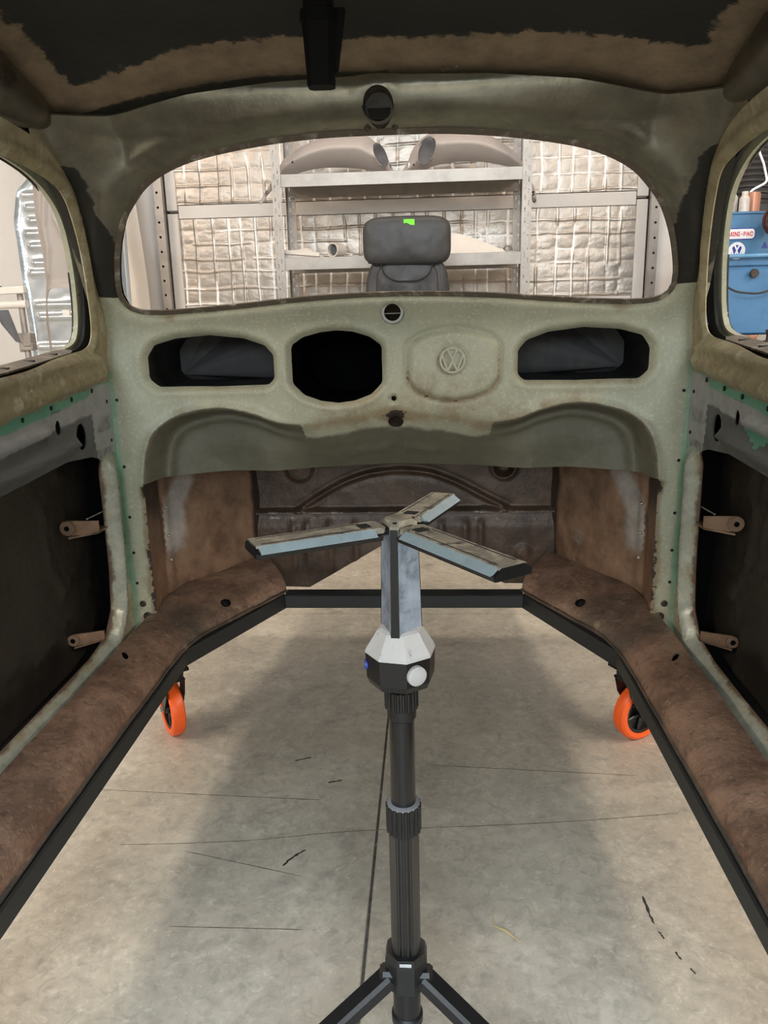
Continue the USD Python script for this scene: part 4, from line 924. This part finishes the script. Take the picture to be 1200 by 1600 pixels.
# ================================================================== LEFT OF THE CAR
LP = thing('louvred_panel', 'shiny bare-metal panel with rows of pressed louvres leaning at left, seen through the left window', 'body panel', (-1.50, 3.22, 0))
lp = rounded(Polygon([(-.09, .55), (-.125, 1.36), (-.10, 1.47), (.02, 1.58), (.30, 1.62), (.34, 1.50), (.34, .55)]), .03)
louv = [(z, .0) for z in (1.455, 1.405, 1.355, 1.305, 1.255, 1.19, 1.15, 1.02, .97, .85)]
def F_lp(P):
    x, z = P[:, 0], P[:, 1]; y = .06*(z-.5)
    for k, (zz, _) in enumerate(louv):
        y = y-.014*np.exp(-((z-zz)/.011)**2)*sst(x, -.095+.01*(k % 3), -.08+.01*(k % 3))*(1-sst(x, .27, .29))
    return np.c_[x, y-.012*np.exp(-(dist(lp.exterior, P)/.010)**2)+.01*(fbm(np.c_[x*8, z*8, 0*x], 3)-.5), z]
put_sheet('panel_skin', lp, F_lp, .003, .010, (0, -1, 0), shiny_panel, LP)
obj('rest_strut', bar((.1, .03, .0), (.1, .02, .58), .03, .03, .003), galv_mat, LP, False)
GH = thing('primed_body_panel', 'grey primed body section with a U-shaped opening standing upright before the louvred metal', 'body panel', (-1.315, 2.98, 0))
gp = rounded(Polygon([(-.085, 1.56), (.02, 1.56), (.06, 1.30), (.075, 1.18), (.12, 1.05), (.135, .90), (.13, .60), (-.10, .60), (-.105, .95), (-.085, 1.10), (-.085, 1.2), (-.095, 1.35)]), .012)
gu = rounded(Polygon([(-.075, .68), (-.075, 1.03), (-.055, 1.075), (.03, 1.08), (.07, 1.05), (.09, .98), (.095, .68)]), .02)
def F_g(P):
    x, z = P[:, 0], P[:, 1]
    y = -.03*np.exp(-(dist(gp.exterior, P)/.02)**2)*-1-.02*np.exp(-(dist(gu, P)/.016)**2)
    for ln in (LineString([(-.06, 1.13), (-.045, 1.22), (-.05, 1.30), (-.03, 1.42)]), LineString([(.035, 1.12), (.03, 1.24), (-.005, 1.33), (.02, 1.45)])):
        y = y-.014*np.exp(-(dist(ln, P)/.009)**2)
    return np.c_[x, y, z]
put_sheet('panel_skin', gp.difference(gu), F_g, .004, .008, (0, -1, 0), primer_warm, GH)
obj('opening_strip', T(cbox(.030, .012, .022, .002), (.0, -.012, .985)), cream_part, GH, False)
obj('stand_leg', bar((-.02, .02, 0), (-.02, .02, .62), .035, .035, .003), galv_mat, GH, False)
SN = thing('panel_stand', 'pale tubular panel stand with a clamped upright and hanging lever, left window', 'stand', (-1.52, 2.86, 0))
obj('crossbar', bar((-.40, 0, 1.058), (.11, 0, 1.070), .026, .026, .003), cream_part, SN, False)
obj('crossbar', sweep([(-.40, .02, 1.012), (.10, .02, 1.020)], .015, 14), cream_part, SN)
obj('upright', sweep([(.075, .03, .02), (.072, .03, 1.06)], .011, 12), galv_mat, SN)
obj('upright', sweep([(-.39, .03, .02), (-.39, .03, 1.06)], .011, 12), galv_mat, SN)
obj('diagonal_brace', sweep([(-.40, .0, 1.30), (.03, 0, 1.075)], .0045, 8), rubber, SN)
obj('clamp', cat([cbox(.05, .04, .03, .004, (.078, .03, .865)), cbox(.03, .05, .05, .004, (.085, .03, .89)), cbox(.022, .03, .07, .003, (.06, .03, .88))]), galv_mat, SN, False)
obj('hanging_lever', hull([(.03+dx, -.035+dy, z) for dx, dy, z in ((-.02, -.01, 1.0), (.02, .01, 1.0), (-.005, -.008, .95), (.03, .008, .95), (.04, -.006, .885), (.055, .006, .88))]), primer_dark, SN, False)

# ================================================================== RIGHT OF THE CAR
BN = thing('work_bench', 'dark low bench carrying the blue cabinet, seen through the right window', 'bench', (1.62, 3.42, 0))
obj('bench_top', span(-.5, .6, -.30, .35, .755, .79, .004), bench_mat, BN, False)
for x in (-.45, .55):
    for y in (-.25, .30): obj('bench_leg', span(x-.03, x+.03, y-.03, y+.03, 0, .755, .003), bench_mat, BN, False)
BC = thing('parts_washer_cabinet', 'blue steel cabinet with a red and white sticker and round emblem, right window', 'cabinet', (1.55, 3.30, .79))
obj('cabinet_body', span(-.36, .45, .012, .42, .045, .515, .006), blue_paint, BC, False)
obj('upper_front', span(-.362, .452, 0, .014, .315, .517, .004), blue_paint, BC, False)
obj('cabinet_door', span(-.358, .448, -.004, .012, .05, .305, .004), blue_paint, BC, False)
obj('top_edge', span(-.366, .456, -.006, .42, .510, .520, .003), blue_paint, BC, False)
obj('front_rail', sweep([(-.36, -.022, .352), (.45, -.022, .356)], .008, 12), blue_light, BC)
obj('door_knob', T(lathe([(0, -.03), (.016, -.03), (.018, -.022), (.010, -.012), (.010, 0), (0, 0)], 18, 'y'), (-.185, -.004, .285)), bolt_mat, BC)
for x in (-.33, .42): obj('foot', lathe([(0, 0), (.02, 0), (.018, .045), (0, .045)], 14, 'z', (x, .1, 0)), bolt_mat, BC)
pill = sbox(-.040, -.016, .040, .016).buffer(.006)
def flat(poly, th, x, z, y):
    m = prism(poly, th); m.apply_transform(trimesh.transformations.rotation_matrix(math.pi/2, (1, 0, 0))); m.apply_translation((x, y, z)); return m
lx, lz = -.243, .437
obj('sticker_border', flat(sbox(-.042, -.006, .042, .006).buffer(.016), .0012, lx, lz, -.0002), navy_print, BC, False)
obj('sticker', flat(sbox(-.042, -.006, .042, .006).buffer(.0125), .0014, lx, lz, -.0008), white_sticker, BC, False)
tx = meshkit.text_mesh('MINI-PAC', .0155, .0008, bold=True); bb = tx.bounds; tx.apply_translation(-(bb[0]+bb[1])/2); tx.vertices[:, 0] *= .094/(bb[1][0]-bb[0][0])
tx.apply_transform(trimesh.transformations.rotation_matrix(math.pi/2, (1, 0, 0))); tx.apply_translation((lx, -.0028, lz))
obj('sticker_lettering', tx, red_print, BC, False, label='red letters MINI-PAC')
ex, ez = -.252, .374
obj('emblem_disc', flat(Point(0, 0).buffer(.033, quad_segs=16), .0012, ex, ez, -.0002), white_sticker, BC, False)
logo_bg = Point(0, 0).buffer(.0275, quad_segs=16).difference(emblem_shape(.0285, .0070))
obj('emblem_print', flat(logo_bg, .0010, ex, ez, -.0012), navy_print, BC, False, label='round letter emblem sticker')
obj('wedge_mark', flat(Polygon([(-.012, -.008), (.012, -.008), (0, .014)]), .0015, -.145, .39, -.0002), navy_print, BC, False)
CB = thing('drooping_cable', 'thin dark cable drooping across the front of the blue cabinet', 'cable', (1.55, 3.26, .79))
obj('cable_core', sweep(curve([(-.36, 0, .28), (-.31, -.01, .245), (-.25, -.012, .215), (-.18, -.012, .208), (-.10, -.01, .23), (0, 0, .28), (.1, .01, .31)], 50), .004, 8), rubber, CB)
for i, (x, y, h, r, bm, cm, lab) in enumerate([(1.285, 3.42, .085, .022, clearish, clearish, 'pale translucent bottle, leftmost on the blue cabinet'), (1.335, 3.50, .105, .024, clearish, orange_cap, 'pale bottle with an orange cap on the blue cabinet'),
                                             (1.342, 3.38, .080, .020, clearish, clearish, 'short pale bottle between the orange-capped bottle and the copper tin'), (1.400, 3.44, .082, .026, copper, copper, 'copper-coloured tin on the blue cabinet')]):
    t = thing('bottle' if i < 3 else 'tin', lab, 'bottle' if i < 3 else 'tin', (x, y, 1.310))
    obj('bottle_body', lathe([(0, 0), (r, 0), (r, h*.72), (r*.6, h*.86), (r*.55, h*.9), (0, h*.9)] if i < 3 else [(0, 0), (r, 0), (r, h), (0, h)], 22), bm, t)
    obj('cap', lathe([(0, h*.88), (r*.62, h*.88), (r*.62, h*1.05), (0, h*1.05)] if i < 3 else [(0, h), (r*.9, h), (r*.9, h*1.06), (0, h*1.06)], 18), cm, t)
HS = thing('corrugated_hose', 'thick dark corrugated hose hanging behind the bottles in the right window', 'hose', (1.50, 3.62, 0))
zz = np.linspace(1.36, 2.2, 150); rr = .075+.0045*np.sin(zz*2*math.pi/.022)
obj('hose_wall', sweep(np.c_[.02*np.sin(zz*4)-.02, 0*zz, zz], rr, 28), rubber, HS)
obj('hose_end_ring', lathe([(0, 1.311), (.085, 1.311), (.085, 1.365), (0, 1.365)], 28, 'z', (-.02, .0, 0)), rubber, HS)
WC = thing('white_cable', 'white cable curling down in front of the dark corrugated hose', 'cable', (1.46, 3.50, 0))
obj('cable_core', sweep(curve([(.0, 0, 1.66), (-.035, 0, 1.58), (-.005, 0, 1.50), (.005, -.01, 1.45), (-.06, -.02, 1.40), (-.065, -.02, 1.3155)], 50), .005, 8), white_sticker, WC)
HN = thing('maroon_horn', 'dark maroon bell with a grid on its mouth, at the right window edge', 'horn', (1.392, 3.16, 1.262))
hn = lathe([(.0, .02), (.045, .012), (.058, .006), (.063, -.004), (.060, -.014), (.048, .0), (0, .004)], 30, 'y')
obj('bell', hn, maroon, HN)
for k in (-.03, 0, .03):
    obj('grid_bar', bar((k, -.012, -.04), (k, -.012, .04), .006, .004, .001, upv=(0, 1, 0)), rubber, HN, False); obj('grid_bar', bar((-.04, -.014, k), (.04, -.014, k), .006, .004, .001), rubber, HN, False)
obj('bell_stem', sweep([(0, .02, 0), (.015, .08, 0), (.02, .110, 0)], .022, 14), maroon, HN)
for i, (x, y, r, h, m_, lab) in enumerate([(1.335, 3.17, .028, .05, copper, 'small rusty round fitting on the bench below the blue cabinet'), (1.40, 3.15, .022, .07, bolt_mat, 'dark stubby fitting beside the rusty round one on the bench'), (1.45, 3.17, .018, .06, galv_mat, 'thin grey fitting at the right edge of the bench front')]):
    t = thing('pipe_fitting', lab, 'fitting', (x, y, .79))
    obj('fitting_body', lathe([(0, 0), (r, 0), (r, h*.4), (r*.7, h*.45), (r*.7, h*.9), (0, h*.9)], 18), m_, t)
    obj('fitting_collar', lathe([(r*.7, h*.85), (r*.95, h*.87), (r*.95, h), (0, h)], 6), m_, t, False)
